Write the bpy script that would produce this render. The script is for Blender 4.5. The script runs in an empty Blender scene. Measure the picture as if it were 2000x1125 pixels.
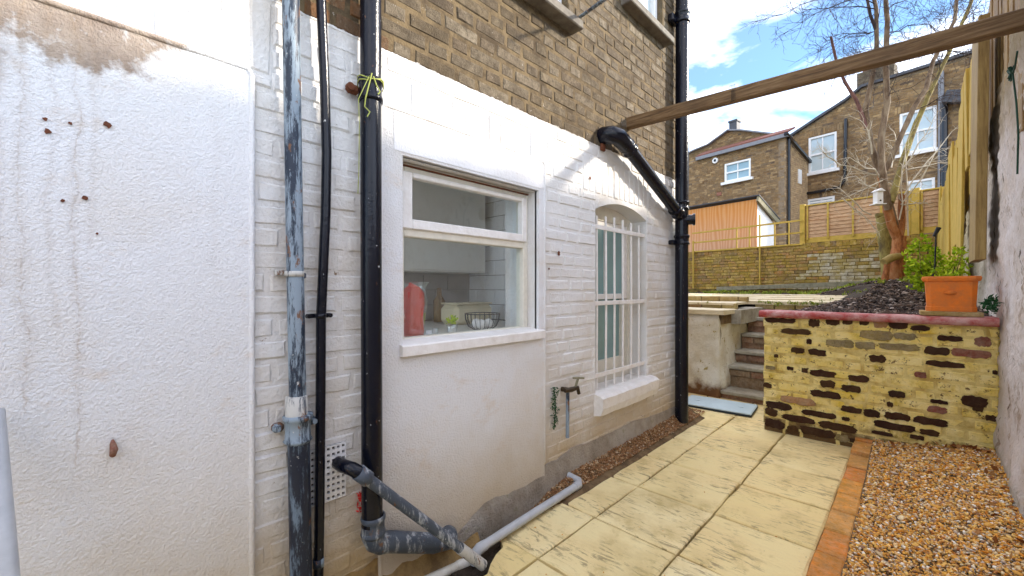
import bpy, math, random
import numpy as np
from mathutils import Vector, Matrix, Euler, noise as mnoise
random.seed(7); RNG = np.random.default_rng(5)
SC = bpy.context.scene
COL = SC.collection
R = math.radians

# ---------------------------------------------------------------- camera
CAMZ = 1.2; HEAD = R(44.4); FPX = 802.0
cd = bpy.data.cameras.new('camera'); cam = bpy.data.objects.new('camera', cd); COL.objects.link(cam)
cam.location = (0, 0, CAMZ); cam.rotation_euler = (R(90), 0, HEAD)
cd.sensor_width = 36; cd.lens = 36 * FPX / 2000; cd.clip_start = 0.02; cd.clip_end = 2000
SC.camera = cam
SC.render.resolution_x = 1024; SC.render.resolution_y = 576

# ---------------------------------------------------------------- sun and sky
SUN_DIR = Vector((1.0, 1.14, 0.74)).normalized()          # towards the sun
elev = math.asin(SUN_DIR.z); azim = math.atan2(SUN_DIR.x, SUN_DIR.y)
sl = bpy.data.lights.new('sun', 'SUN'); sun = bpy.data.objects.new('sun', sl); COL.objects.link(sun)
sl.energy = 1.0; sl.angle = R(3.0); sl.color = (1.0, 0.90, 0.76)
sun.rotation_euler = SUN_DIR.to_track_quat('Z', 'Y').to_euler()
W = bpy.data.worlds.new('World'); SC.world = W; W.use_nodes = True
nt = W.node_tree; nt.nodes.clear()
out = nt.nodes.new('ShaderNodeOutputWorld'); bg = nt.nodes.new('ShaderNodeBackground')
sky = nt.nodes.new('ShaderNodeTexSky'); sky.sky_type = 'NISHITA'; sky.sun_disc = False
sky.sun_elevation = elev; sky.sun_rotation = azim; sky.air_density = 1.0; sky.dust_density = 0.2; sky.ozone_density = 1.0
tc = nt.nodes.new('ShaderNodeTexCoord'); mp = nt.nodes.new('ShaderNodeMapping')
mp.inputs['Scale'].default_value = (1.0, 1.0, 2.3); mp.inputs['Location'].default_value = (0.9, 4.4, 2.6)
mp.inputs['Rotation'].default_value = (0.25, 0.1, 0.5)
n1 = nt.nodes.new('ShaderNodeTexNoise'); n1.inputs['Scale'].default_value = 2.3; n1.inputs['Detail'].default_value = 8; n1.inputs['Roughness'].default_value = 0.56; n1.inputs['Distortion'].default_value = 0.5
cr = nt.nodes.new('ShaderNodeValToRGB'); cr.color_ramp.elements[0].position = 0.42; cr.color_ramp.elements[1].position = 0.76
cr.color_ramp.elements[0].color = (0.04, 0.04, 0.04, 1); cr.color_ramp.elements[1].color = (0.95, 0.95, 0.95, 1)
mx = nt.nodes.new('ShaderNodeMix'); mx.data_type = 'RGBA'
cloud = nt.nodes.new('ShaderNodeRGB'); cloud.outputs[0].default_value = (5.0, 4.75, 4.7, 1)
L = nt.links.new
L(tc.outputs['Generated'], mp.inputs['Vector']); L(mp.outputs[0], n1.inputs['Vector']); L(n1.outputs['Fac'], cr.inputs['Fac'])
tint = nt.nodes.new('ShaderNodeMix'); tint.data_type = 'RGBA'; tint.blend_type = 'MULTIPLY'; tint.inputs[0].default_value = 1.0
tint.inputs[7].default_value = (.075, .155, .215, 1)
L(sky.outputs[0], tint.inputs[6])
L(cr.outputs[0], mx.inputs[0]); L(tint.outputs[2], mx.inputs[6]); L(cloud.outputs[0], mx.inputs[7])
L(mx.outputs[2], bg.inputs['Color']); bg.inputs['Strength'].default_value = 0.15
L(bg.outputs[0], out.inputs['Surface'])
SC.view_settings.view_transform = 'Standard'; SC.view_settings.look = 'None'
SC.view_settings.exposure = 3.15; SC.view_settings.gamma = 1.0
SC.render.engine = 'CYCLES'
SC.cycles.use_denoising = True
SC.cycles.max_bounces = 8; SC.cycles.diffuse_bounces = 5; SC.cycles.glossy_bounces = 3; SC.cycles.transparent_max_bounces = 12
SC.cycles.sample_clamp_indirect = 8

# ---------------------------------------------------------------- measuring helpers
def ray(u, v):
    o = (u - 1000) / FPX
    return Vector((-math.sin(HEAD) + o * math.cos(HEAD), math.cos(HEAD) + o * math.sin(HEAD), (562.5 - v) / FPX))
CAM = Vector((0, 0, CAMZ))
def at_ax(u, v, ax, val):
    r = ray(u, v); return CAM + r * ((val - CAM[ax]) / r[ax])
def at_x(u, v, x): return at_ax(u, v, 0, x)
def at_y(u, v, y): return at_ax(u, v, 1, y)
def at_z(u, v, z): return at_ax(u, v, 2, z)
def at_t(u, v, t): return CAM + ray(u, v) * t
def at_pl(u, v, P, n):
    r = ray(u, v); return CAM + r * ((Vector(P) - CAM).dot(n) / r.dot(n))
def sm(x, a, b):
    t = max(0.0, min(1.0, (x - a) / (b - a))); return t * t * (3 - 2 * t)
def nz(x, y, z=0.0, s=1.0): return mnoise.noise(Vector((x * s, y * s, z * s)))

# ---------------------------------------------------------------- mesh helpers
class MB:
    def __init__(s): s.v = []; s.f = []; s.m = []; s.sm = []
    def add(s, vs, fs, m=0, smooth=False):
        b = len(s.v); s.v.extend([tuple(p) for p in vs])
        for f in fs: s.f.append([b + i for i in f]); s.m.append(m); s.sm.append(smooth)
        return s
    def box(s, c, size, rot=None, m=0, ch=0.0):
        hx, hy, hz = [d / 2 for d in size]; c = Vector(c)
        M = rot if rot is not None else Matrix.Identity(3)
        if isinstance(M, Euler): M = M.to_matrix()
        if ch <= 0:
            vs = [c + M @ Vector((sx * hx, sy * hy, sz * hz)) for sx in (-1, 1) for sy in (-1, 1) for sz in (-1, 1)]
            fs = [(0, 1, 3, 2), (4, 6, 7, 5), (0, 4, 5, 1), (2, 3, 7, 6), (0, 2, 6, 4), (1, 5, 7, 3)]
            return s.add(vs, fs, m)
        ch = min(ch, hx * .9, hy * .9, hz * .9)
        vs = []; idx = {}
        for sx in (-1, 1):
            for sy in (-1, 1):
                for sz in (-1, 1):
                    for k in range(3):
                        p = [sx * hx, sy * hy, sz * hz]
                        for j in range(3):
                            if j != k: p[j] -= (sx, sy, sz)[j] * ch
                        idx[(sx, sy, sz, k)] = len(vs); vs.append(c + M @ Vector(p))
        fs = []
        def q(keys): fs.append([idx[k] for k in keys])
        for k in range(3):
            a, b = [j for j in range(3) if j != k]
            for sk in (-1, 1):
                ring = []
                for sa, sb in ((-1, -1), (1, -1), (1, 1), (-1, 1)):
                    t = [0, 0, 0]; t[k] = sk; t[a] = sa; t[b] = sb; ring.append((t[0], t[1], t[2], k))
                q(ring)
            for sa in (-1, 1):
                for sb in (-1, 1):
                    r = []
                    for sk, kk in ((-1, a), (1, a), (1, b), (-1, b)):
                        t = [0, 0, 0]; t[k] = sk; t[a] = sa; t[b] = sb; r.append((t[0], t[1], t[2], kk))
                    q(r)
        for sx in (-1, 1):
            for sy in (-1, 1):
                for sz in (-1, 1): q([(sx, sy, sz, 0), (sx, sy, sz, 1), (sx, sy, sz, 2)])
        return s.add(vs, fs, m)
    def span(s, p, q, w, h, m=0, ch=0.0, up=(0, 0, 1)):
        p = Vector(p); q = Vector(q); d = q - p; l = d.length; d.normalize()
        up = Vector(up)
        if abs(d.dot(up)) > .98: up = Vector((1, 0, 0))
        sd = d.cross(up).normalized(); u2 = sd.cross(d)
        M = Matrix((d, sd, u2)).transposed()
        return s.box((p + q) / 2, (l, w, h), M, m, ch)
    def tube(s, pts, rad, n=12, m=0, caps=True, smooth=True):
        pts = [Vector(p) for p in pts]
        if not isinstance(rad, (list, tuple)): rad = [rad] * len(pts)
        prev = None; vs = []; fs = []
        for i, p in enumerate(pts):
            a = pts[max(0, i - 1)]; b = pts[min(len(pts) - 1, i + 1)]
            d = (b - a)
            if d.length < 1e-9: d = Vector((0, 0, 1))
            d.normalize()
            if prev is None:
                up = Vector((0, 0, 1)) if abs(d.z) < .9 else Vector((1, 0, 0))
                e = d.cross(up).normalized()
            else:
                e = (prev - d * prev.dot(d))
                if e.length < 1e-6: e = d.orthogonal()
                e.normalize()
            prev = e; g = d.cross(e)
            for k in range(n):
                t = 2 * math.pi * k / n; vs.append(p + (e * math.cos(t) + g * math.sin(t)) * rad[i])
        for i in range(len(pts) - 1):
            for k in range(n):
                fs.append((i * n + k, i * n + (k + 1) % n, (i + 1) * n + (k + 1) % n, (i + 1) * n + k))
        s.add(vs, fs, m, smooth)
        if caps:
            s.add(vs[:n], [list(range(n))[::-1]], m); s.add(vs[-n:], [list(range(n))], m)
        return s
    def prism(s, poly, ext, m=0):
        poly = [Vector(p) for p in poly]; ext = Vector(ext); n = len(poly)
        vs = poly + [p + ext for p in poly]
        fs = [list(range(n))[::-1], [n + i for i in range(n)]] + [(i, (i + 1) % n, n + (i + 1) % n, n + i) for i in range(n)]
        return s.add(vs, fs, m)
    def grid(s, fn, nu, nv, m=0, smooth=True):
        vs = [fn(i / nu, j / nv) for j in range(nv + 1) for i in range(nu + 1)]
        w = nu + 1
        fs = [(j * w + i, j * w + i + 1, (j + 1) * w + i + 1, (j + 1) * w + i) for j in range(nv) for i in range(nu)]
        return s.add(vs, fs, m, smooth)
    def mesh(s, name, mats):
        me = bpy.data.meshes.new(name); me.from_pydata(s.v, [], s.f)
        if not isinstance(mats, (list, tuple)): mats = [mats]
        for mt in mats: me.materials.append(mt)
        me.polygons.foreach_set('material_index', s.m); me.polygons.foreach_set('use_smooth', s.sm)
        me.update(); return me

def tag(o, label=None, cat=None, group=None, kind=None):
    if label: o['label'] = label
    if cat: o['category'] = cat
    if group: o['group'] = group
    if kind: o['kind'] = kind
    return o
def thing(name, label, cat, loc, group=None):
    o = bpy.data.objects.new(name, None); COL.objects.link(o); o.location = loc; o.empty_display_size = .1
    return tag(o, label, cat, group)
def adopt(o, parent):
    o.parent = parent
    if parent.type == 'EMPTY': o.matrix_parent_inverse = Matrix.Translation(-Vector(parent.location))
    return o
def fixnormals(me):
    import bmesh
    bm = bmesh.new(); bm.from_mesh(me); bmesh.ops.recalc_face_normals(bm, faces=bm.faces); bm.to_mesh(me); bm.free()
def part(name, mb, mats, parent=None, label=None, kind=None, recalc=True):
    me = mb.mesh(name, mats) if isinstance(mb, MB) else mb
    if recalc: fixnormals(me)
    o = bpy.data.objects.new(name, me); COL.objects.link(o)
    if parent is not None: adopt(o, parent)
    if label: o['label'] = label
    if kind: o['kind'] = kind
    return o
def single(name, mb, mats, label, cat, group=None):
    """thing that is one mesh, origin moved to its base centre"""
    vs = np.array(mb.v); c = (vs.min(0) + vs.max(0)) / 2; c[2] = vs[:, 2].min()
    mb.v = [tuple(p) for p in vs - c]
    o = part(name, mb, mats); o.location = c
    return tag(o, label, cat, group)
def setting(name, mb, mats, kind='structure', recalc=True):
    o = part(name, mb, mats, recalc=recalc); o['kind'] = kind; return o

# ---------------------------------------------------------------- material helpers
class NT:
    def __init__(s, name):
        s.mat = bpy.data.materials.new(name); s.mat.use_nodes = True
        s.t = s.mat.node_tree; s.t.nodes.clear()
        s.out = s.t.nodes.new('ShaderNodeOutputMaterial')
        s.geo = s.t.nodes.new('ShaderNodeNewGeometry'); s.P = s.geo.outputs['Position']
        s.tcn = s.t.nodes.new('ShaderNodeTexCoord'); s.O = s.tcn.outputs['Object']
    def set(s, inp, val):
        if val is None: return
        if isinstance(val, bpy.types.NodeSocket): s.t.links.new(val, inp)
        else:
            if isinstance(val, (tuple, list)) and len(val) == 3 and inp.type == 'RGBA': val = (*val, 1)
            inp.default_value = val
    def noise(s, scale, detail=4, rough=.6, vec=None, stretch=None, dist=0.0, col=False):
        n = s.t.nodes.new('ShaderNodeTexNoise'); v = vec if vec is not None else s.P
        if stretch:
            mp = s.t.nodes.new('ShaderNodeMapping'); mp.inputs['Scale'].default_value = stretch; s.t.links.new(v, mp.inputs[0]); v = mp.outputs[0]
        s.t.links.new(v, n.inputs['Vector']); n.inputs['Scale'].default_value = scale; n.inputs['Detail'].default_value = detail
        n.inputs['Roughness'].default_value = rough; n.inputs['Distortion'].default_value = dist
        return n.outputs['Color' if col else 'Fac']
    def voro(s, scale, vec=None, feature='F1', out='Distance', stretch=None):
        n = s.t.nodes.new('ShaderNodeTexVoronoi'); n.feature = feature; v = vec if vec is not None else s.P
        if stretch:
            mp = s.t.nodes.new('ShaderNodeMapping'); mp.inputs['Scale'].default_value = stretch; s.t.links.new(v, mp.inputs[0]); v = mp.outputs[0]
        s.t.links.new(v, n.inputs['Vector']); n.inputs['Scale'].default_value = scale
        return n.outputs[out]
    def ramp(s, fac, stops, interp='LINEAR'):
        n = s.t.nodes.new('ShaderNodeValToRGB'); e = n.color_ramp; e.interpolation = interp
        while len(e.elements) < len(stops): e.elements.new(.5)
        for el, (p, c) in zip(e.elements, stops):
            el.position = p; el.color = (c, c, c, 1) if not isinstance(c, (tuple, list)) else (*c, 1)
        s.set(n.inputs['Fac'], fac); return n.outputs['Color']
    def mix(s, fac, a, b, mode='MIX'):
        n = s.t.nodes.new('ShaderNodeMix'); n.data_type = 'RGBA'; n.blend_type = mode
        s.set(n.inputs[0], fac); s.set(n.inputs[6], a); s.set(n.inputs[7], b); return n.outputs[2]
    def math(s, op, a, b=None, c=None, clamp=False):
        n = s.t.nodes.new('ShaderNodeMath'); n.operation = op; n.use_clamp = clamp
        s.set(n.inputs[0], a)
        if b is not None: s.set(n.inputs[1], b)
        if c is not None: s.set(n.inputs[2], c)
        return n.outputs[0]
    def sep(s, vec=None):
        n = s.t.nodes.new('ShaderNodeSeparateXYZ'); s.t.links.new(vec if vec is not None else s.P, n.inputs[0]); return n.outputs
    def rnd(s):
        oi = s.t.nodes.new('ShaderNodeObjectInfo')
        a = s.math('ADD', oi.outputs['Random'], s.geo.outputs['Random Per Island']); return s.math('FRACT', a)
    def bump(s, h, strength=.5, dist=.01, nrm=None):
        n = s.t.nodes.new('ShaderNodeBump'); n.inputs['Strength'].default_value = strength; n.inputs['Distance'].default_value = dist
        s.t.links.new(h, n.inputs['Height'])
        if nrm is not None: s.t.links.new(nrm, n.inputs['Normal'])
        return n.outputs[0]
    def sphere(s, c, r, soft=.3):
        """mask 1 inside a world-space ball, soft edge"""
        n = s.t.nodes.new('ShaderNodeVectorMath'); n.operation = 'DISTANCE'; s.t.links.new(s.P, n.inputs[0]); n.inputs[1].default_value = c
        d = s.math('DIVIDE', n.outputs['Value'], r)
        d = s.math('ADD', d, s.math('MULTIPLY', s.math('SUBTRACT', s.noise(9, 5), .5), 1.0))
        return s.ramp(d, [(1 - soft, 1.0), (1.0, 0.0)])
    def done(s, col, rough=.7, nrm=None, spec=.3, metal=0.0, **kw):
        p = s.t.nodes.new('ShaderNodeBsdfPrincipled'); s.set(p.inputs['Base Color'], col); s.set(p.inputs['Roughness'], rough)
        s.set(p.inputs['Specular IOR Level'], spec); s.set(p.inputs['Metallic'], metal)
        if nrm is not None: s.t.links.new(nrm, p.inputs['Normal'])
        for k, v in kw.items(): s.set(p.inputs[k], v)
        s.t.links.new(p.outputs[0], s.out.inputs['Surface']); return s.mat
M = {}
def white_paint(name, base=(.80, .79, .79), stain=(.50, .40, .27), stain_amt=.5, fine=.5, chips=.0, low=None):
    n = NT(name)
    big = n.noise(2.2, 6, .6); f = n.ramp(big, [(.45, 0.0), (.75, 1.0)])
    c = n.mix(n.math('MULTIPLY', f, stain_amt), base, stain)
    spec = n.ramp(n.noise(38, 5, .7), [(.62, 0.0), (.72, 1.0)])
    c = n.mix(n.math('MULTIPLY', spec, .35), c, stain)
    if low:          # damp, tan paint close to the ground
        z = n.sep()[2]; g = n.math('ADD', z, n.math('MULTIPLY', n.noise(3.5, 5), .5))
        c = n.mix(n.ramp(g, [(low[0], 1.0), (low[1], 0.0)]), c, (.50, .38, .22))
    if chips:
        ch = n.ramp(n.noise(17, 6, .75), [(1 - chips, 0.0), (1 - chips + .02, 1.0)])
        c = n.mix(ch, c, (.20, .12, .06))
    h = n.math('ADD', n.noise(14, 6, .7), n.math('MULTIPLY', n.noise(90, 3, .6), fine))
    n.done(c, .6, n.bump(h, .75, .012), .3); M[name] = n.mat
white_paint('paint_brick', (.73, .725, .72), stain_amt=.6, chips=.33, low=(.35, .75))
white_paint('paint_smooth', (.80, .80, .82), stain_amt=.15, fine=.2)
def m_render():
    n = NT('render_panel')
    peb = n.voro(150, stretch=(1, 1, 1)); h = n.math('ADD', n.math('MULTIPLY', n.noise(150, 3, .6), 1.8), n.math('MULTIPLY', n.noise(9, 6, .65), 1.6))
    
    c = n.mix(n.ramp(n.noise(1.7, 6, .6), [(.45, 0.0), (.8, .7)]), (.76, .765, .785), (.66, .58, .48))
    c = n.mix(n.math('MULTIPLY', n.ramp(n.noise(5.5, 7, .75, stretch=(1, 1, 1.6)), [(.56, 0.0), (.72, 1.0)]), .35), c, (.60, .44, .28))
    # large damp patch under the leak, top left
    st = n.sphere((-1.53, -.16, 2.20), .46, .10)
    st2 = n.sphere((-1.53, -.40, 1.9), .34, .35)
    brown = n.mix(n.ramp(n.noise(13, 6, .7), [(.35, 0.0), (.7, 1.0)]), (.20, .13, .08), (.40, .31, .23))
    c = n.mix(n.math('MULTIPLY', n.math('MAXIMUM', st, n.math('MULTIPLY', st2, .7)), .85), c, brown)
    # rusty run marks
    y = n.sep()[1]; z = n.sep()[2]
    wob = n.math('MULTIPLY', n.math('SUBTRACT', n.noise(4, 5, .7), .5), .09)
    yy = n.math('ADD', y, wob)
    runs = None
    for cy, w, z0, amt in ((-.115, .004, .9, .45), (-.115, .018, .95, .22), (-.03, .004, .75, .45), (-.03, .015, .85, .2), (.0, .012, 1.3, .18), (-.15, .02, 1.2, .3), (-.07, .010, 1.1, .2), (.26, .02, 1.2, .08)):
        d = n.math('DIVIDE', n.math('ABSOLUTE', n.math('SUBTRACT', yy, cy)), w)
        m1 = n.math('MULTIPLY', n.ramp(d, [(.0, 1.0), (1.0, 0.0)]), n.ramp(z, [(z0 / 3, 0.0), ((z0 + .15) / 3, 1.0)]) if False else n.math('GREATER_THAN', z, z0))
        m1 = n.math('MULTIPLY', m1, n.math('MULTIPLY', n.ramp(n.noise(25, 4, .7), [(.35, .2), (.6, 1.0)]), amt))
        runs = m1 if runs is None else n.math('MAXIMUM', runs, m1)
    c = n.mix(runs, c, (.34, .24, .15))
    g = n.math('ADD', z, n.math('MULTIPLY', n.noise(3.5, 5), .5))
    c = n.mix(n.math('MULTIPLY', n.ramp(g, [(.35, .8), (.85, 0.0)]), 1.0), c, (.52, .42, .28))
    n.done(c, .95, n.bump(h, .62, .006), .08); M['render'] = n.mat
m_render()
def m_plinth():
    n = NT('cement_plinth')
    c = n.mix(n.ramp(n.noise(7, 6, .7), [(.35, 0.0), (.65, 1.0)]), (.27, .23, .18), (.44, .38, .31))
    c = n.mix(n.ramp(n.noise(3, 4), [(.5, 0.0), (.65, .6)]), c, (.50, .47, .43))
    c = n.mix(n.ramp(n.noise(12, 5, .7), [(.6, 0.0), (.7, .5)]), c, (.20, .20, .07))
    n.done(c, .85, n.bump(n.math('ADD', n.noise(20, 6, .7), n.noise(80, 4)), .8, .015), .2); M['plinth'] = n.mat
m_plinth()
def paintline(n, c):
    e = n.math('ADD', n.sep()[2], n.math('MULTIPLY', n.math('SUBTRACT', n.noise(10, 6, .75, stretch=(1, 1, 1.4)), .5), .028))
    c = n.mix(n.math('MULTIPLY', n.math('LESS_THAN', e, 2.168), 1.0), c, (.76, .75, .74))
    drip = n.math('MULTIPLY', n.math('LESS_THAN', n.sep()[2], 2.55), n.ramp(n.noise(20, 5, .8), [(.66, 0.0), (.70, .75)]))
    return n.mix(drip, c, (.62, .58, .52))
def m_stock(name, stops, stain=(.10, .075, .05), amt=.5, moss=0.0, fscale=1.0, line=False):
    n = NT(name)
    c = n.ramp(n.rnd(), stops)
    c = n.mix(n.ramp(n.noise(28 * fscale, 6, .75), [(.35, 0.0), (.75, 1.0)]), c, n.mix(.5 if stops[0][1][0] > .16 else (.16 if stops[0][1][0] > .08 else .06), c, (.62, .52, .38)))
    c = n.mix(n.math('MULTIPLY', n.ramp(n.noise(11 * fscale, 7, .8), [(.42, 0.0), (.60, 1.0)]), amt * .8), c, stain)
    c = n.mix(n.math('MULTIPLY', n.ramp(n.noise(9 * fscale, 7, .8, dist=.5), [(.56, 0.0), (.66, 1.0)]), .45), c, (.30, .24, .16) if stops[0][1][0] > .08 else (.12, .08, .03))
    c = n.mix(n.math('MULTIPLY', n.ramp(n.noise(45 * fscale, 5, .8), [(.52, 0.0), (.66, 1.0)]), amt), c, stain)
    c = n.mix(n.math('MULTIPLY', n.ramp(n.noise(3.1, 5, .65), [(.5, 0.0), (.7, 1.0)]), amt * .7), c, stain)
    if moss: c = n.mix(n.math('MULTIPLY', n.ramp(n.noise(5.5, 6, .7), [(.42, 0.0), (.6, 1.0)]), moss), c, (.34, .24, .01))
    if line: c = paintline(n, c)
    n.done(c, .85, n.bump(n.math('ADD', n.noise(60, 6, .75), n.noise(180, 3)), .9, .006), .2); M[name] = n.mat
m_stock('stock_brick', [(0, (.095, .068, .038)), (.2, (.12, .09, .052)), (.4, (.15, .12, .08)), (.6, (.10, .072, .045)), (.8, (.21, .175, .125)), (1, (.082, .06, .036))], stain=(.055, .04, .025), amt=.8, line=True)
m_stock('rust_brick', [(0, (.12, .045, .012)), (.5, (.20, .085, .025)), (1, (.09, .045, .02))], amt=.6, line=True)
m_stock('old_brick', [(0, (.38, .13, .008)), (.25, (.50, .28, .02)), (.5, (.24, .09, .008)), (.75, (.58, .38, .06)), (1, (.12, .05, .008))], amt=.75, moss=.55)
m_stock('old_white_brick', [(0, (.52, .46, .30)), (.5, (.66, .62, .48)), (1, (.36, .28, .12))], amt=.5, moss=.6)
m_stock('bare_brick', [(0, (.035, .010, .005)), (.4, (.055, .018, .006)), (.7, (.08, .038, .01)), (1, (.04, .012, .006))], stain=(.02, .008, .005), amt=.5)
m_stock('olive_brick', [(0, (.22, .17, .05)), (1, (.30, .22, .07))], amt=.5)
m_stock('orange_brick', [(0, (.36, .15, .05)), (1, (.42, .20, .07))], amt=.35)
m_stock('red_brick', [(0, (.20, .03, .02)), (1, (.26, .05, .03))], amt=.35)
m_stock('edging_brick', [(0, (.72, .18, .01)), (.35, (.80, .28, .02)), (.7, (.70, .33, .07)), (1, (.84, .33, .02))], stain=(.22, .12, .04), amt=.45, moss=.12)
m_stock('far_brick', [(0, (.15, .08, .03)), (.3, (.30, .18, .07)), (.6, (.20, .12, .055)), (.8, (.42, .28, .13)), (1, (.08, .05, .035))], amt=.45, fscale=.4)
m_stock('sunlit_side_brick', [(0, (.40, .27, .14)), (.5, (.52, .36, .19)), (1, (.34, .22, .12))], amt=.4, fscale=.4)  # lighter tan puts sunlight on the wing's side wall into the colour
m_stock('step_brick', [(0, (.22, .08, .05)), (.5, (.28, .13, .07)), (1, (.20, .12, .06))], amt=.5)
m_stock('terrace_brick', [(0, (.42, .28, .10)), (.5, (.50, .40, .16)), (1, (.36, .20, .08))], amt=.4, moss=.3)
def m_mortar(name, a, b, line=False):
    n = NT(name); c = n.mix(n.ramp(n.noise(8, 6, .7), [(.4, 0.0), (.62, 1.0)]), a, b)
    if line: c = paintline(n, c)
    n.done(c, .9, n.bump(n.noise(90, 5, .7), .8, .006), .15); M[name] = n.mat
m_mortar('stock_mortar', (.17, .125, .07), (.07, .05, .03), True)
m_mortar('old_mortar', (.20, .15, .04), (.07, .045, .02))
m_mortar('far_mortar', (.26, .20, .14), (.20, .15, .10))
m_mortar('muddy', (.36, .24, .10), (.20, .13, .06))
m_mortar('joint_grit', (.16, .12, .06), (.07, .05, .025))
m_mortar('dirt', (.10, .065, .035), (.22, .15, .08))
m_mortar('concrete', (.40, .37, .30), (.25, .22, .17))
def m_cream():
    n = NT('flaking_cream')
    c = n.mix(n.ramp(n.noise(4, 6, .65), [(.38, 0.0), (.68, 1.0)]), (.90, .76, .36), (.80, .58, .08))
    c = n.mix(n.ramp(n.noise(9, 6, .7), [(.52, 0.0), (.68, .8)]), c, (.52, .36, .02))
    x = n.sep()[0]
    c = n.mix(n.math('MULTIPLY', n.ramp(n.noise(7, 7, .8, dist=.6), [(.57, 0.0), (.66, 1.0)]), .75), c, (.30, .19, .05))
    c = n.mix(n.ramp(n.noise(30, 6, .75), [(.58, 0.0), (.62, 1.0)]), c, (.14, .08, .03))
    z = n.math('ADD', n.sep()[2], n.math('MULTIPLY', n.noise(6, 5, .7), .35))
    c = n.mix(n.ramp(z, [(.25, .95), (.36, 0.0)]), c, (.10, .05, .02))
    n.done(c, .75, n.bump(n.math('ADD', n.noise(25, 6, .75), n.noise(110, 4)), .9, .01), .25); M['cream'] = n.mat
m_cream()
m_mortar('cream_joint', (.80, .66, .27), (.46, .32, .09))
def m_slab():
    n = NT('riven_slab')
    r = n.rnd()
    c = n.mix(r, (.76, .61, .28), (.88, .77, .46))
    c = n.mix(n.ramp(n.noise(3.2, 5, .6), [(.4, 0.0), (.7, .7)]), c, (.76, .57, .27))
    v = n.ramp(n.noise(9, 8, .72, stretch=(1.0, 4.2, 1), dist=.6), [(.53, 0.0), (.58, 1.0)])
    v = n.math('MULTIPLY', v, n.ramp(n.noise(3.3, 5), [(.44, 0.0), (.56, 1.0)]))
    c = n.mix(n.math('MULTIPLY', v, .75), c, (.24, .18, .09))
    c = n.mix(n.math('MULTIPLY', n.ramp(n.noise(60, 4, .7), [(.66, 0.0), (.72, 1.0)]), .7), c, (.20, .16, .10))
    c = n.mix(n.ramp(n.noise(1.6, 5, .6), [(.50, 0.0), (.68, .55)]), c, (.50, .40, .17))
    c = n.mix(n.math('MULTIPLY', n.ramp(n.noise(6.5, 7, .75), [(.54, 0.0), (.68, 1.0)]), .6), c, (.46, .34, .12))
    h = n.math('ADD', n.noise(7, 6, .6, stretch=(1, 3.6, 1), dist=.5), n.math('MULTIPLY', n.noise(60, 5, .7), .35))
    n.done(c, .62, n.bump(h, .55, .02), .35); M['slab'] = n.mat
m_slab()
def m_simple(name, col, rough=.6, var=.25, scale=12, bump=.3, bscale=40, spec=.3, metal=0.0, dark=None, bd=.005, **kw):
    n = NT(name); dk = dark or tuple(x * .55 for x in col)
    c = n.mix(n.math('MULTIPLY', n.ramp(n.noise(scale, 5, .65), [(.4, 0.0), (.7, 1.0)]), var), col, dk)
    n.done(c, rough, n.bump(n.noise(bscale, 5, .6), bump, bd), spec, metal, **kw); M[name] = n.mat
m_simple('window_paint', (.72, .68, .58), .45, .25, 20, .25)
m_simple('sill_paint', (.82, .80, .78), .5, .3, 14, .6, 60, dark=(.45, .38, .30))
m_simple('far_white', (.78, .79, .80), .5, .1)
m_simple('black_plastic', (.008, .008, .011), .22, .3, 10, .15, 30, .5)
m_simple('slate', (.07, .075, .09), .6, .4)
m_simple('lead', (.22, .23, .26), .55, .4)
m_simple('grey_plastic', (.45, .47, .50), .4, .35, 15, .1, spec=.4)
m_simple('white_plastic', (.72, .70, .64), .45, .6, 14, .3, dark=(.40, .33, .22))
m_simple('terracotta', (.74, .19, .02), .65, .7, 14, .3, 70, dark=(.42, .15, .05))
m_simple('fence_wood', (.52, .35, .07), .75, .6, 9, .4, dark=(.30, .24, .03))
m_simple('counter', (.74, .73, .70), .3, .2)
m_simple('tile', (.88, .90, .92), .15, .05, spec=.6, bump=.02)
m_simple('grout', (.10, .10, .11), .8)
m_simple('cupboard', (.86, .83, .76), .4, .05, bump=.02)
m_simple('grey_tile', (.42, .39, .36), .4, .4, 6)
m_simple('red_cloth', (.75, .05, .04), .6, .3, 14, .6)
m_simple('dark_stone', (.20, .18, .15), .85, .7, 10, .6, 40, dark=(.05, .04, .035))  # mottled dark grey stone of the upstairs sills
m_simple('soil', (.045, .032, .022), .95, .6, 18, .9, 60, bd=.02)
m_simple('curtain', (.55, .60, .62), .8, .25, 4)
m_simple('twine', (.38, .42, .10), .7)
m_simple('green_twine', (.01, .05, .03), .6)
m_simple('black_wire', (.012, .012, .012), .4)
m_simple('cream_enamel', (.72, .64, .44), .35, .1)
m_simple('dark_brass', (.07, .05, .03), .4, .6, 40, .3, metal=.5)
m_simple('rusty', (.14, .045, .02), .8, .6, 40, .8)
m_simple('mat_blue', (.52, .64, .70), .5, .25, 6, .3, dark=(.33, .44, .48))
m_simple('mat_rubber', (.03, .04, .05), .7)
m_simple('log', (.30, .22, .07), .8, .6, 15, .8)
m_simple('roof_tile', (.20, .08, .06), .8, .5)
m_simple('verge_board', (.26, .24, .16), .8, .7, 12, .5, dark=(.10, .09, .05))
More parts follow.
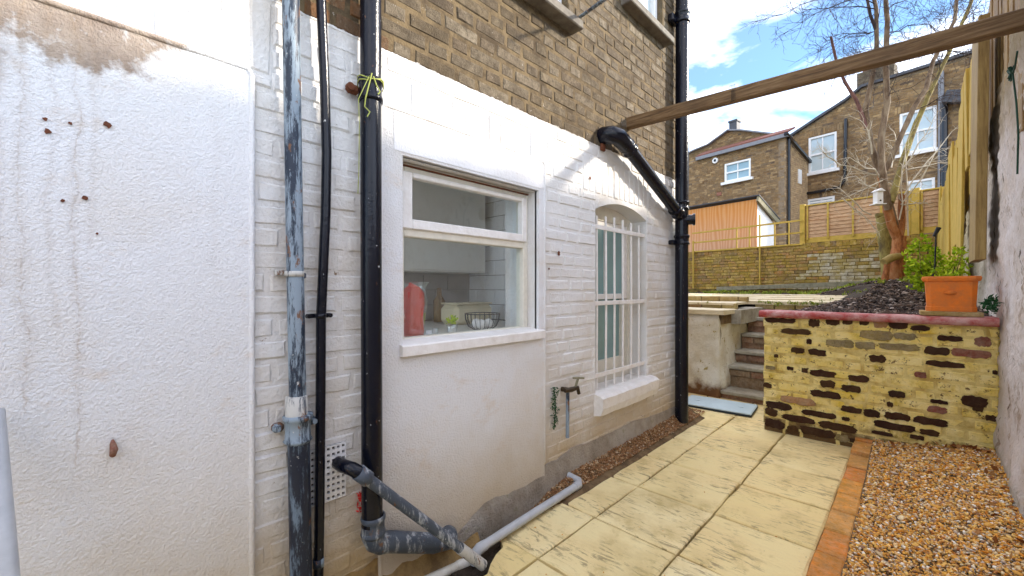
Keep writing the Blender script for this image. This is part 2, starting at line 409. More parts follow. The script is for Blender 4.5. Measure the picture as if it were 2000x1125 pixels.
def m_pipe(name, worn, wcol, rust=.1, gloss=.25, base=(.004, .005, .011)):
    n = NT(name)
    w = n.ramp(n.noise(30, 7, .8, stretch=(1, 1, .16)), [(1 - worn - .08, 0.0), (1 - worn, 1.0)])
    c = n.mix(w, base, wcol)
    c = n.mix(n.ramp(n.noise(22, 6, .7, stretch=(1, 1, .5)), [(1 - rust - .05, 0.0), (1 - rust, .9)]), c, (.17, .075, .03))
    c = n.mix(n.ramp(n.noise(75, 3, .6, stretch=(1, 1, .6)), [(.70, 0.0), (.73, .8)]), c, (.6, .6, .58))
    rg = n.mix(w, (gloss,) * 3, (.6,) * 3)
    n.done(c, rg, n.bump(n.noise(35, 5, .7), .35, .006), .3); M[name] = n.mat
m_pipe('grey_worn_pipe', .47, (.24, .30, .36), .36, .45, (.02, .03, .05))
m_pipe('dark_worn_pipe', .42, (.14, .19, .25), .28, .35, (.015, .02, .035))
m_pipe('black_pipe', .16, (.10, .11, .13), .30, .22)
m_pipe('gloss_pipe', .12, (.05, .06, .08), .28, .2)
m_pipe('splashed_pipe', .40, (.36, .38, .40), .34, .4, (.06, .075, .10))
m_pipe('worn_white_pipe', .50, (.50, .49, .46), .36, .5, (.08, .09, .11))
def m_wood(name, a, b, dk, stretch=(1, 14, 14), rough=.65):
    n = NT(name); g = n.noise(5, 7, .65, vec=n.O, stretch=stretch, dist=.4)
    c = n.ramp(g, [(.3, dk), (.48, a), (.65, b)])
    c = n.mix(n.ramp(n.noise(3, 5), [(.5, 0.0), (.68, .55)]), c, dk)
    n.done(c, rough, n.bump(g, .5, .01), .3); M[name] = n.mat
m_wood('beam_wood', (.17, .10, .045), (.26, .17, .09), (.07, .04, .02))
m_wood('post_wood', (.30, .20, .07), (.38, .27, .10), (.15, .09, .03), (14, 14, 1))
m_wood('lap_wood', (.46, .29, .16), (.55, .37, .21), (.28, .15, .07), (2, 1, 9))
m_wood('rust_board', (.27, .16, .06), (.36, .25, .10), (.10, .055, .02), (9, 9, 1.5))
def m_ply():
    n = NT('plywood'); w = n.t.nodes.new('ShaderNodeTexWave'); w.wave_type = 'BANDS'; w.bands_direction = 'X'
    w.inputs['Scale'].default_value = 2.2; w.inputs['Distortion'].default_value = 14; w.inputs['Detail'].default_value = 2; w.inputs['Detail Scale'].default_value = .6
    mp = n.t.nodes.new('ShaderNodeMapping'); mp.inputs['Scale'].default_value = (1.5, 1.5, .35); n.t.links.new(n.P, mp.inputs[0]); n.t.links.new(mp.outputs[0], w.inputs[0])
    a = n.mix(w.outputs['Fac'], (.52, .30, .19), (.62, .42, .31)); z = n.sep()[2]
    n.done(n.mix(n.ramp(n.math('DIVIDE', z, 4), [(.45, (0, 0, 0)), (.85, (1, 1, 1))]), a, n.mix(w.outputs['Fac'], (.56, .22, .05), (.62, .32, .12))), .7, None, .25); M['plywood'] = n.mat
m_ply()
def m_rightwall():
    n = NT('old_render')
    c = n.mix(n.ramp(n.noise(3.0, 6, .65), [(.4, 0.0), (.66, 1.0)]), (.92, .86, .87), (.82, .71, .65))
    c = n.mix(n.ramp(n.noise(7, 7, .75, stretch=(1, 1, .45)), [(.56, 0.0), (.63, .8)]), c, (.42, .30, .22))
    c = n.mix(n.ramp(n.noise(14, 6, .75, stretch=(1, 1, .3)), [(.61, 0.0), (.65, 1.0)]), c, (.10, .06, .035))
    z = n.sep()[2]; y = n.sep()[1]
    zz = n.math('ADD', z, n.math('MULTIPLY', n.math('SUBTRACT', n.noise(2.5, 5), .5), .9))
    top = n.ramp(n.math('DIVIDE', zz, 4), [(.50, 0.0), (.60, 1.0)])
    mos = n.mix(n.noise(11, 5, .7), (.34, .26, .07), (.30, .19, .10))
    c = n.mix(n.math('MULTIPLY', top, .8), c, mos)
    yy = n.ramp(n.math('DIVIDE', n.math('ADD', y, n.math('MULTIPLY', n.noise(4, 5), 1.6)), 14), [(.33, 0.0), (.48, .75)])
    c = n.mix(yy, c, (.46, .38, .16))
    low = n.ramp(n.math('ADD', z, n.math('MULTIPLY', n.noise(5, 5), .5)), [(.30, .6), (.55, 0.0)])
    c = n.mix(low, c, (.22, .24, .08))
    h = n.math('ADD', n.noise(6, 7, .7, stretch=(1, 1, .6)), n.math('MULTIPLY', n.noise(40, 6, .75, stretch=(1, 1, .5)), .6))
    n.done(c, .85, n.bump(h, 1.0, .05), .2); M['old_render'] = n.mat
m_rightwall()
def m_pebble(name, stops):
    n = NT(name); c = n.ramp(n.geo.outputs['Random Per Island'], stops, 'LINEAR')
    n.done(c, .8, None, .12); M[name] = n.mat
m_pebble('pebbles', [(0, (.56, .19, .02)), (.15, (.80, .46, .10)), (.3, (.40, .15, .05)), (.45, (.84, .56, .18)), (.6, (.70, .31, .05)), (.75, (.82, .68, .42)), (.86, (.28, .14, .07)), (.95, (.84, .78, .68)), (1, (.88, .85, .78))])
m_pebble('chips', [(0, (.16, .07, .03)), (.3, (.34, .18, .08)), (.6, (.24, .12, .06)), (.85, (.46, .30, .15)), (1, (.55, .45, .32))])
m_pebble('bark_chips', [(0, (.020, .015, .013)), (.4, (.06, .045, .04)), (.7, (.12, .08, .06)), (.9, (.20, .15, .12)), (1, (.36, .31, .28))])
m_pebble('leaf', [(0, (.16, .30, .01)), (.5, (.34, .46, .015)), (1, (.48, .56, .03))])
m_pebble('dark_leaf', [(0, (.015, .06, .02)), (1, (.04, .12, .05))])
m_pebble('dead_leaf', [(0, (.16, .05, .015)), (.5, (.28, .12, .04)), (1, (.42, .22, .08))])
m_pebble('weed', [(0, (.12, .20, .02)), (1, (.32, .34, .05))])
def m_bark(name, a, b, dk):
    n = NT(name); g = n.noise(10, 7, .7, stretch=(1, 1, .35)); c = n.ramp(g, [(.38, dk), (.5, a), (.62, b)])
    n.done(c, .8, n.bump(g, .7, .02), .2); M[name] = n.mat
m_bark('orange_bark', (.32, .12, .04), (.40, .20, .09), (.14, .05, .02))
m_bark('grey_bark', (.16, .11, .07), (.26, .20, .13), (.08, .05, .03))
m_bark('moss_bark', (.24, .19, .06), (.32, .27, .09), (.12, .09, .04))
m_bark('purple_bark', (.16, .08, .07), (.22, .12, .10), (.08, .04, .035))
m_bark('twig', (.05, .035, .035), (.09, .065, .055), (.025, .018, .018))
def m_glass(name, tintc=(.9, .97, .97), ior=1.5, boost=0.0):
    n = NT(name); fr = n.t.nodes.new('ShaderNodeLayerWeight'); fr.inputs['Blend'].default_value = .5
    tr = n.t.nodes.new('ShaderNodeBsdfTransparent'); tr.inputs[0].default_value = (*tintc, 1)
    gl = n.t.nodes.new('ShaderNodeBsdfGlossy'); gl.inputs['Roughness'].default_value = .02; gl.inputs[0].default_value = (.9, .95, .95, 1)
    mxs = n.t.nodes.new('ShaderNodeMixShader'); f = n.math('ADD', n.math('MULTIPLY', n.math('POWER', fr.outputs['Facing'], 5.0), .96), .04 + boost, clamp=True)
    n.t.links.new(f, mxs.inputs[0]); n.t.links.new(tr.outputs[0], mxs.inputs[1]); n.t.links.new(gl.outputs[0], mxs.inputs[2])
    n.t.links.new(mxs.outputs[0], n.out.inputs['Surface']); M[name] = n.mat
m_glass('glass', (.97, .99, .99), boost=.03); m_glass('wrap', (.96, .95, .95), 1.45, .16)
m_simple('frosted', (.20, .33, .33), .18, .35, 3, .05, spec=.8)
m_simple('far_glass', (.30, .42, .46), .08, .5, 1.2, .05, spec=.9, dark=(.16, .26, .32))
m_simple('bright_glass', (.52, .60, .62), .1, .4, 2.5, .05, spec=.9, dark=(.34, .46, .52))

# ---------------------------------------------------------------- bricklaying
BM = {}
def brick_verts(Lb, Hb, D, ch, jit, rng):
    j = lambda s=1.0: rng.uniform(-jit, jit) * s
    vs = []
    for y, ins in ((-D, 0), (-ch, 0), (0, ch)):
        for sx, sz in ((-1, -1), (1, -1), (1, 1), (-1, 1)):
            vs.append((sx * (Lb / 2 - ins) + (j() if y > -D else 0), y + (j(.5) if y == 0 else 0), sz * (Hb / 2 - ins) + (j(.8) if y > -D else 0)))
    fs = []
    for r in range(2):
        for k in range(4):
            a = r * 4 + k; b = r * 4 + (k + 1) % 4; fs.append((a, b, b + 4, a + 4))
    fs.append((8, 9, 10, 11))
    return vs, [tuple(f[::-1]) for f in fs]
BRNG = random.Random(3)
def brick_mesh(Lb, Hb, D, ch, jit, mat, smooth):
    key = (round(Lb / .004), round(Hb / .004), D, ch, mat.name, BRNG.randrange(3))
    if key not in BM:
        mb = MB(); vs, fs = brick_verts(Lb, Hb, D, ch, jit, BRNG); mb.add(vs, fs, 0, smooth)
        me = mb.mesh('brick', mat); fixnormals(me); BM[key] = me
    return BM[key]
def outline_mesh(Lb, Hb, D, jit, rng):
    """brick showing through flaked paint: ragged outline"""
    n = 22; vs = []
    ring = []
    for k in range(n):
        t = 2 * math.pi * k / n; c, s_ = math.cos(t), math.sin(t); p = 5.0
        r = (abs(c) ** p + abs(s_) ** p) ** (-1 / p)
        ring.append((c * r * Lb / 2 * (1 + rng.uniform(-.12, .05)), s_ * r * Hb / 2 * (1 + rng.uniform(-.30, .12))))
    for y, q in ((-D, 1.0), (-.003, 1.0), (0, .93)):
        for (a, b) in ring: vs.append((a * q, y, b * q))
    fs = [(r * n + k, (r + 1) * n + k, (r + 1) * n + (k + 1) % n, r * n + (k + 1) % n) for r in range(2) for k in range(n)]
    fs.append([2 * n + k for k in range(n)])
    return vs, fs
def rect_sub(rects, hole):
    h0, h1, g0, g1 = hole; res = []
    for (a0, a1, z0, z1) in rects:
        if a1 <= h0 or a0 >= h1 or z1 <= g0 or z0 >= g1: res.append((a0, a1, z0, z1)); continue
        if a0 < h0: res.append((a0, h0, z0, z1))
        if a1 > h1: res.append((h1, a1, z0, z1))
        m0, m1 = max(a0, h0), min(a1, h1)
        if z0 < g0: res.append((m0, m1, z0, g0))
        if z1 > g1: res.append((m0, m1, g1, z1))
    return res
def bond(a0, a1, z0, z1, Lb=.215, Hb=.065, j=.010, flemish=True, holes=(), minw=.018, minh=.014, jit=.0):
    res = []; k = 0; z = z0
    while z < z1 - .01:
        a = a0 - random.uniform(0, .1) - (.16875 if k % 2 else 0); i = 0
        while a < a1:
            w = Lb if (not flemish or i % 2 == 0) else .1025
            w += random.uniform(-jit, jit)
            rs = [(max(a, a0), min(a + w, a1), z, min(z + Hb, z1))] if a + w > a0 + minw and a < a1 - minw else []
            for h in holes: rs = rect_sub(rs, h)
            res += [r for r in rs if r[1] - r[0] > minw and r[3] - r[2] > minh]
            a += w + j; i += 1
        z += Hb + j; k += 1
    return res
def screen_size(P):
    d = P - CAM; F = Vector((-math.sin(HEAD), math.cos(HEAD), 0)); Rr = Vector((math.cos(HEAD), math.sin(HEAD), 0))
    t = d.dot(F)
    if t < .1: return 0
    u = 1000 + d.dot(Rr) / t * FPX; v = 562.5 - d.z / t * FPX
    if not (-40 < u < 2040 and -40 < v < 1165): return 0
    return 1 / (t * t)
def lay(parent, O, A, nrm, items, limit=300, D=.05, ch=.006, jit=.002, proud=.002, smooth=False):
    """items: (a0,a1,z0,z1,matname[,extra proud]). First `limit` by size on screen become parts, the rest one joined part."""
    O = Vector(O); A = Vector(A).normalized(); nrm = Vector(nrm).normalized(); U = nrm.cross(Vector((0, 0, 1)))
    Rm = Matrix((U, nrm, Vector((0, 0, 1)))).transposed()
    rows = []
    for it in items:
        a0, a1, z0, z1, mn = it[:5]; ex = it[5] if len(it) > 5 else 0
        P = O + A * ((a0 + a1) / 2) + Vector((0, 0, (z0 + z1) / 2)) + nrm * (ex + random.uniform(-proud, proud))
        rows.append((screen_size(P) * (a1 - a0) * (z1 - z0), P, a1 - a0, z1 - z0, mn))
    rows.sort(key=lambda r: -r[0])
    rest = {}
    for i, (s_, P, l, h, mn) in enumerate(rows):
        tilt = Matrix.Rotation(random.uniform(-.012, .012), 4, 'Y') @ Matrix.Rotation(random.uniform(-.01, .01), 4, 'X')
        if i < limit and s_ > 0:
            me = brick_mesh(l, h, D, ch, jit, M[mn], smooth)
            o = bpy.data.objects.new('brick', me); COL.objects.link(o)
            o.matrix_basis = Matrix.Translation(P) @ Rm.to_4x4() @ tilt; adopt(o, parent)
        else:
            vs, fs = brick_verts(l, h, D, ch, jit, BRNG); T = Matrix.Translation(P) @ Rm.to_4x4() @ tilt
            rest.setdefault('all', []).append(([T @ Vector(v) for v in vs], fs, mn))
    if rest:
        mb = MB(); names = []
        for vs, fs, mn in rest['all']:
            if mn not in names: names.append(mn)
            mb.add(vs, fs, names.index(mn), smooth)
        part('brickwork', mb, [M[x] for x in names], parent, kind='stuff')
def slab_boxes(rects, O, A, nrm, thick, m=0, mb=None):
    mb = mb or MB(); O = Vector(O); A = Vector(A); nrm = Vector(nrm); U = nrm.cross(Vector((0, 0, 1)))
    Rm = Matrix((U, nrm, Vector((0, 0, 1)))).transposed()
    for (a0, a1, z0, z1) in rects:
        c = O + A * ((a0 + a1) / 2) + Vector((0, 0, (z0 + z1) / 2)) - nrm * (thick / 2)
        mb.box(c, (a1 - a0, thick, z1 - z0), Rm, m)
    return mb

# ================================================================ THE HOUSE ON THE LEFT
WX = -1.53
AY = Vector((0, 1, 0)); PX = Vector((1, 0, 0))
house = thing('terraced_house', 'half whitewashed brick house wall on the left with two ground floor windows', 'house', (WX, 1.6, 0))
W1 = (.90, 1.765, .925, 1.752); W2 = (2.37, 3.11, .47, 1.83)
U1 = (1.45, 2.06, 2.83, 4.1); U2 = (2.74, 3.40, 3.32, 4.7)
holes = [W1, W2, U1, U2]
def split(rects, hs):
    for h in hs: rects = rect_sub(rects, h)
    return rects
low = split([(-3, 3.85, -.35, 2.16)], holes); high = split([(-3, 3.85, 2.16, 7.0)], holes)
mb = slab_boxes(low, (WX - .0045, 0, 0), AY, PX, .25, 0); slab_boxes(high, (WX - .0025, 0, 0), AY, PX, .25, 1, mb)
part('wall', mb, [M['paint_brick'], M['stock_mortar']], house)
# rest of the building: far end wall, kitchen floor slab and top, cut short to light the kitchen
mb = MB(); mb.box((-4.9, 3.725, 3.3), (6.2, .249, 7.4)); mb.box((-4.9, 1.95, 2.6), (6.23, 3.3, .3)); mb.box((-4.9, 2.3, 7.1), (6.2, 3.0, .2))
part('end_wall', mb, M['far_brick'], house)

panelL = (-3, .357, -.35, 1.90); panel1 = (.80, 1.816, -.2, 1.93)
sold = [(-1.0, .42, 1.90, 2.165), (.80, 1.95, 1.93, 2.085), (2.22, 3.25, 1.83, 2.085)]
items = []
def wmat(a, z):
    edge = 2.16 + .012 * nz(a, 0, 0, 9)
    if a < .8: edge = 2.15 + .03 * nz(a, 3, 0, 7)
    if z > edge: return 'rust_brick' if (a < .80 and z < 2.30) else 'stock_brick'
    return 'paint_brick'
for r in bond(-1.0, 3.85, -.24, 4.8, holes=holes + [panelL, panel1] + sold, jit=.012):
    mn = wmat((r[0] + r[1]) / 2, (r[2] + r[3]) / 2)
    items.append((*r, mn, .0 if mn == 'paint_brick' else .001))
for (a0, a1, z0, z1) in sold:
    a = a0
    while a < a1 - .05:
        w = random.uniform(.058, .07); items.append((a, a + w, z0 + .006, z1 - .008 if z1 < 2.1 else 2.15, 'paint_brick', 0)); a += w + .011
lay(house, (WX, 0, 0), AY, PX, items, 300, .04, .009, .0035, .0022, smooth=False)

# rendered panels with a rounded raised edge
def panel(rects, edge_pts, name='render_panel', mat='render', d=.014):
    mb = slab_boxes(rects, (WX + d, 0, 0), AY, PX, .03)
    if edge_pts:
        pts = []
        for (a, b) in zip(edge_pts[:-1], edge_pts[1:]):
            n = max(2, int(math.dist(a, b) / .05))
            for i in range(n):
                t = i / n; y = a[0] + (b[0] - a[0]) * t; z = a[1] + (b[1] - a[1]) * t
                pts.append((WX + d - .003 + .003 * nz(y, z, 0, 9), y + .003 * nz(y, z, 2, 11), z + .003 * nz(y, z, 5, 11)))
        pts.append((WX + d - .003, *edge_pts[-1])); mb.tube(pts, .009, 8)
    return part(name, mb, M[mat], house)
panel([panelL], [(-1.0, 1.905), (.345, 1.90), (.357, 1.88), (.357, -.2)])
panel(split([panel1], [W1]), [(.80, -.1), (.80, 1.935), (1.80, 1.925), (1.816, 1.91), (1.816, .2)], mat='render')
panel([(.86, 1.79, 1.765, 1.925)], None, mat='paint_smooth', d=.0165, name='lintel_render')
# cement plinth with a broken upper edge
top = [at_x(u, v, WX + .02) for u, v in ((862, 1062), (900, 1019), (922, 990), (955, 955), (985, 947), (1020, 935), (1048, 920), (1092, 899), (1122, 876), (1159, 864), (1200, 846), (1233, 827), (1280, 812), (1320, 796))]
mb = MB(); prof = []
for i in range(len(top) - 1):
    for k in range(4):
        t = k / 4; p = top[i].lerp(top[i + 1], t); prof.append((p.y, p.z + .012 * nz(p.y, 0, 0, 22)))
prof.append((3.84, prof[-1][1]))
def plf(i, j):
    y, zt = prof[i]; z = -.3 + (zt + .3) * j; bulge = .020 * (1 - sm(j, .75, 1)) + .005 + .010 * nz(y, z, 1, 6) * (1 - j); return (WX + bulge, y, z)
n = len(prof) - 1
vs = [plf(i, j / 8) for j in range(9) for i in range(n + 1)]
mb.add(vs, [(j * (n + 1) + i, j * (n + 1) + i + 1, (j + 1) * (n + 1) + i + 1, (j + 1) * (n + 1) + i) for j in range(8) for i in range(n)], 0, True)
mb.add([plf(i, 1) for i in range(n + 1)] + [(WX - .004, prof[i][0], prof[i][1]) for i in range(n + 1)], [(i, i + 1, n + 2 + i, n + 1 + i) for i in range(n)])
part('plinth', mb, M['plinth'], house)

# ---- kitchen window
FX = -1.60
win = MB()
for (y0, y1, z0, z1) in ((.90, .957, .925, 1.752), (1.728, 1.765, .925, 1.752), (.957, 1.728, 1.703, 1.752), (.957, 1.728, 1.428, 1.470), (.957, 1.728, .925, .978)):
    win.box(((FX - .03), (y0 + y1) / 2, (z0 + z1) / 2), (.06, y1 - y0 + .001, z1 - z0 + .001), ch=.004)
w1 = part('window', win, M['window_paint'], house, label='wide two light kitchen window with cream paint')
mb = MB()
for (y0, y1, z0, z1) in ((.940, .992, 1.462, 1.712), (1.705, 1.742, 1.462, 1.712), (.992, 1.705, 1.690, 1.712), (.992, 1.705, 1.462, 1.505)):
    mb.box((FX - .006, (y0 + y1) / 2, (z0 + z1) / 2), (.04, y1 - y0, z1 - z0), ch=.004)
part('sash', mb, M['sill_paint'], w1)
mb = MB(); mb.box((FX - .02, 1.34, 1.60), (.004, .74, .2)); part('pane', mb, M['glass'], w1)
mb = MB(); mb.box((FX - .03, 1.34, 1.205), (.004, .80, .47)); part('pane', mb, M['glass'], w1)
mb = MB(); pts = []
mb.prism([(FX + .003, .885, .975), (FX + .003, .885, .925), (WX + .012, .885, .916), (WX + .040, .885, .918), (WX + .040, .885, .958), (WX + .034, .885, .964)], (0, .905, 0))
part('sill', mb, M['sill_paint'], w1)
# slot and hinges above the opening light
mb = MB(); mb.box((FX + .004, 1.33, 1.738), (.012, .86, .006)); part('drip_strip', mb, M['rusty'], w1)

# ---- barred window, arched head
w2 = MB()
n = 14
for i in range(n):           # arch filling the square head of the opening
    y0 = W2[0] + (W2[1] - W2[0]) * i / n; y1 = W2[0] + (W2[1] - W2[0]) * (i + 1) / n
    f = lambda y: 1.735 + .075 * (1 - ((y - 2.74) / .37) ** 2)
    w2.prism([(WX - .004, y0, f(y0)), (WX - .004, y1, f(y1)), (WX - .004, y1, W2[3]), (WX - .004, y0, W2[3])], (-.16, 0, 0))
part('arch_head', w2, M['paint_brick'], house)
BX = WX - .135
mb = MB()
for (y0, y1, z0, z1) in ((2.37, 2.43, .47, 1.83), (3.05, 3.11, .47, 1.83), (2.43, 3.05, 1.70, 1.83), (2.43, 3.05, .47, .565)):
    mb.box((BX - .03, (y0 + y1) / 2, (z0 + z1) / 2), (.06, y1 - y0, z1 - z0), ch=.003)
win2 = part('window', mb, M['window_paint'], house, label='narrow sash window with arched head and frosted panes')
mb = MB()
for (y0, y1, z0, z1) in ((2.43, 2.475, 1.155, 1.70), (3.005, 3.05, 1.155, 1.70), (2.475, 3.005, 1.665, 1.70), (2.43, 3.05, 1.115, 1.155), (2.735, 2.745, 1.155, 1.665)):
    mb.box((BX - .028, (y0 + y1) / 2, (z0 + z1) / 2), (.04, y1 - y0, z1 - z0), ch=.003)
part('sash', mb, M['sill_paint'], win2)
mb = MB()
for (y0, y1, z0, z1) in ((2.43, 2.475, .565, 1.115), (3.005, 3.05, .565, 1.115), (2.475, 3.005, .565, .65)):
    mb.box((BX - .05, (y0 + y1) / 2, (z0 + z1) / 2), (.035, y1 - y0, z1 - z0), ch=.003)
part('sash', mb, M['window_paint'], win2)
mb = MB(); mb.box((BX - .035, 2.74, 1.42), (.004, .56, .53)); part('pane', mb, M['frosted'], win2)
mb = MB(); mb.box((BX - .058, 2.74, .88), (.004, .56, .49)); part('pane', mb, M['frosted'], win2)
mb = MB()
def sillf(i, j):
    y = 2.35 + .83 * i
    prof_ = [(-.13, .50), (-.0, .492), (.045, .482), (.068, .465), (.066, .40), (.055, .352), (-.004, .342)]
    q = prof_[j]; return (WX + q[0] + (.007 * nz(y, j, 0, 13) if j > 1 else 0), y, q[1] + .008 * nz(y, j * .7, 4, 11))
vs = [sillf(i / 24, j) for j in range(7) for i in range(25)]
mb.add(vs, [(j * 25 + i, j * 25 + i + 1, (j + 1) * 25 + i + 1, (j + 1) * 25 + i) for j in range(6) for i in range(24)], 0, False)
for e in (0, 24): mb.add([vs[j * 25 + e] for j in range(7)], [list(range(7))])
part('sill', mb, M['sill_paint'], win2)
bars = thing('window_grille', 'white painted iron bars fixed over the narrow frosted window', 'window bars', (WX - .03, 2.74, .5))
GX = WX - .035
for u in (1165, 1183, 1199.5, 1216, 1232, 1247):
    y = at_x(u, 560, GX).y; mb = MB(); mb.tube([(GX, y, .492), (GX + .002, y + .002, 1.1), (GX, y, 1.715 - abs(y - 2.7) * .06)], .0085, 10); part('bar', mb, M['sill_paint'], bars)
for z in (1.62, 1.095, .60):
    mb = MB(); mb.box((GX + .012, 2.745, z), (.008, .76, .03), ch=.002); part('cross_bar', mb, M['sill_paint'], bars)

# ---- upstairs windows (only their sills and lower frames show)
for (y0, y1, zs, lab, hw) in ((1.45, 2.105, 2.79, 'old stone sill upstairs', U1), (2.70, 3.44, 3.27, 'thin stone sill upstairs', U2)):
    mb = MB(); fy0, fy1, fz0, fz1 = hw
    fx = WX - .05
    for r in ((fy0, fy0 + .05, fz0, fz1), (fy1 - .05, fy1, fz0, fz1), (fy0, fy1, fz0, fz0 + .06), (fy0, fy1, fz0 + .62, fz0 + .66)):
        mb.box((fx - .03, (r[0] + r[1]) / 2, (r[2] + r[3]) / 2), (.06 + random.uniform(0, .004), r[1] - r[0], r[3] - r[2]), ch=.004)
    w = part('window', mb, M['far_white'], house)
    mb = MB(); mb.box((fx - .04, (fy0 + fy1) / 2, (fz0 + fz1) / 2), (.004, fy1 - fy0 - .06, fz1 - fz0 - .06)); part('pane', mb, M['bright_glass'], w)
    mb = MB(); mb.box((WX + .0, (y0 + y1) / 2, zs + .02), (.17, y1 - y0, .055), ch=.006); part('sill', mb, M['dark_stone'], w, label=lab)

# ---- kitchen behind the glass
mb = MB()
mb.box((-2.85, 1.35, 1.2), (.1, 2.3, 2.5), m=0); mb.box((-2.3, 1.35, -.05), (1.2, 2.3, .1), m=1); mb.box((-2.3, 2.36, 1.2), (1.0, .06, 2.5), m=2); mb.box((-2.3, 1.35, 2.425), (1.2, 2.3, .05), m=3)  # unseen near end left open so daylight brightens the room
kit = part('kitchen_lining', mb, [M['grey_tile'], M['counter'], M['grout'], M['cupboard']], house)
k = 0; z = .945
while z < 2.35:
    x = -1.79 - (.115 if k % 2 else 0) - .115
    mbx = None
    while x > -2.8:
        x0 = max(x - .226, -2.8); mb = MB(); mb.box(((x + x0) / 2, 2.325, z + .058), (x - x0, .012, .117), ch=.002)
        part('tile', mb, M['tile'], kit); x = x0 - .004
    if k % 2: mb = MB(); mb.box((-1.845, 2.325, z + .058), (.11, .012, .117), ch=.002); part('tile', mb, M['tile'], kit)
    z += .121; k += 1
k = 0; z = .945
while z < 1.25:
    y = 2.318 - (.12 if k % 2 else 0)
    while y > .2:
        mb = MB(); mb.box((-2.796, y - .118, z + .058), (.012, .234, .117), ch=.002); part('tile', mb, M['grey_tile'], kit); y -= .24
    z += .121; k += 1
wt = single('kitchen_worktop', MB().box((-2.235, 1.28, .915), (1.0, 2.04, .05), ch=.004).box((-2.4, 1.28, .45), (.7, 2.04, .88)), M['counter'], 'pale worktop running behind the kitchen window', 'worktop')
cup = thing('wall_cupboard', 'cream wall cupboard inside the kitchen above the worktop', 'cupboard', (-2.65, 1.6, 1.32))
mb = MB(); mb.box((-2.65, 1.45, 1.74), (.28, 1.6, .84), ch=.003); part('carcass', mb, M['cupboard'], cup)
mb = MB(); mb.box((-2.505, 1.05, 1.74), (.018, .78, .82), ch=.003); part('door', mb, M['cupboard'], cup)
mb = MB(); mb.box((-2.505, 1.85, 1.74), (.018, .78, .82), ch=.003); part('door', mb, M['cupboard'], cup)
CT = .941
# red cloth in clear wrap
p = at_x(806, 585, -1.70); bag = thing('wrapped_bottle', 'red bundle in clear crinkled wrap standing at the left of the kitchen window', 'parcel', (-1.72, p.y, CT))
def crink(prof, c, amp, sd, n=20):
    mb = MB(); vs = []
    for i, (r, z) in enumerate(prof):
        for k in range(n):
            t = 2 * math.pi * k / n; rr = r * (1 + amp * nz(math.cos(t) * 2, math.sin(t) * 2 + sd, z * 18, 1.6)); vs.append((c[0] + rr * math.cos(t), c[1] + rr * math.sin(t), c[2] + z))
    m_ = len(prof); mb.add(vs, [(i * n + k, i * n + (k + 1) % n, (i + 1) * n + (k + 1) % n, (i + 1) * n + k) for i in range(m_ - 1) for k in range(n)], 0, True)
    return mb
c = (-1.735, p.y + .022, CT)
part('bundle', crink([(.001, .003), (.048, .004), (.052, .05), (.050, .11), (.055, .18), (.050, .235), (.03, .265), (.001, .27)], c, .16, 1), M['red_cloth'], bag)
part('wrapping', crink([(.057, .002), (.061, .06), (.058, .13), (.063, .2), (.052, .255), (.062, .28), (.078, .288)], c, .3, 5, 26), M['wrap'], bag)
mb = MB(); mb.tube([(c[0], c[1] - .03, CT + .235), (c[0], c[1] - .01, CT + .275), (c[0], c[1] + .015, CT + .262), (c[0], c[1] + .03, CT + .24)], .012, 8); part('ribbon', mb, M['red_cloth'], bag)
# wire fruit bowl
p = at_x(942, 612, -1.86); fb = thing('wire_bowl', 'black wire fruit bowl on the worktop behind the glass', 'bowl', (-1.86, p.y, CT))
c = Vector((-1.86, p.y, CT))
def ringpts(r, z, n=24): return [c + Vector((r * math.cos(2 * math.pi * k / n), r * math.sin(2 * math.pi * k / n), z)) for k in range(n + 1)]
for r, z in ((.105, .105), (.045, .006)): part('ring', MB().tube(ringpts(r, z), .003, 6, caps=False), M['black_wire'], fb)
mb = MB()
for k in range(22):
    t = 2 * math.pi * k / 22; e = Vector((math.cos(t), math.sin(t), 0)); mb.tube([c + e * .045 + Vector((0, 0, .006)), c + e * .085 + Vector((0, 0, .03)), c + e * .102 + Vector((0, 0, .07)), c + e * .105 + Vector((0, 0, .105))], .0018, 5)
part('wires', mb, M['black_wire'], fb)
for k, (dx, dy) in enumerate(((.02, .03), (-.03, -.02), (.03, -.035))):
    q = c + Vector((dx, dy, .045)); mb = crink([(.001, -.03), (.022, -.022), (.031, 0), (.022, .022), (.001, .03)], q, .05, k, 12)
    single('garlic', mb, M['sill_paint'], ['white bulb at the far side of the wire bowl', 'white bulb at the left of the wire bowl', 'white bulb at the front of the wire bowl'][k], 'vegetable')
p = at_x(912, 600, -2.35)
tb = thing('bread_bin', 'cream enamel bread bin at the back of the worktop', 'bread bin', (-2.35, p.y, CT))
mb = MB(); mb.box((-2.35, p.y, CT + .07), (.2, .36, .14), ch=.03); part('body', mb, M['cream_enamel'], tb)
mb = MB(); mb.box((-2.35, p.y, CT + .147), (.19, .34, .012), ch=.005); part('lid', mb, M['cream_enamel'], tb)
p = at_x(883, 620, -1.80); pl = thing('herb_pot', 'small glass pot with green seedlings on the worktop', 'plant', (-1.8, p.y, CT))
part('pot', crink([(.001, .002), (.024, .003), (.031, .06), (.029, .06), (.022, .01)], (-1.8, p.y, CT), 0, 0, 14), M['wrap'], pl)
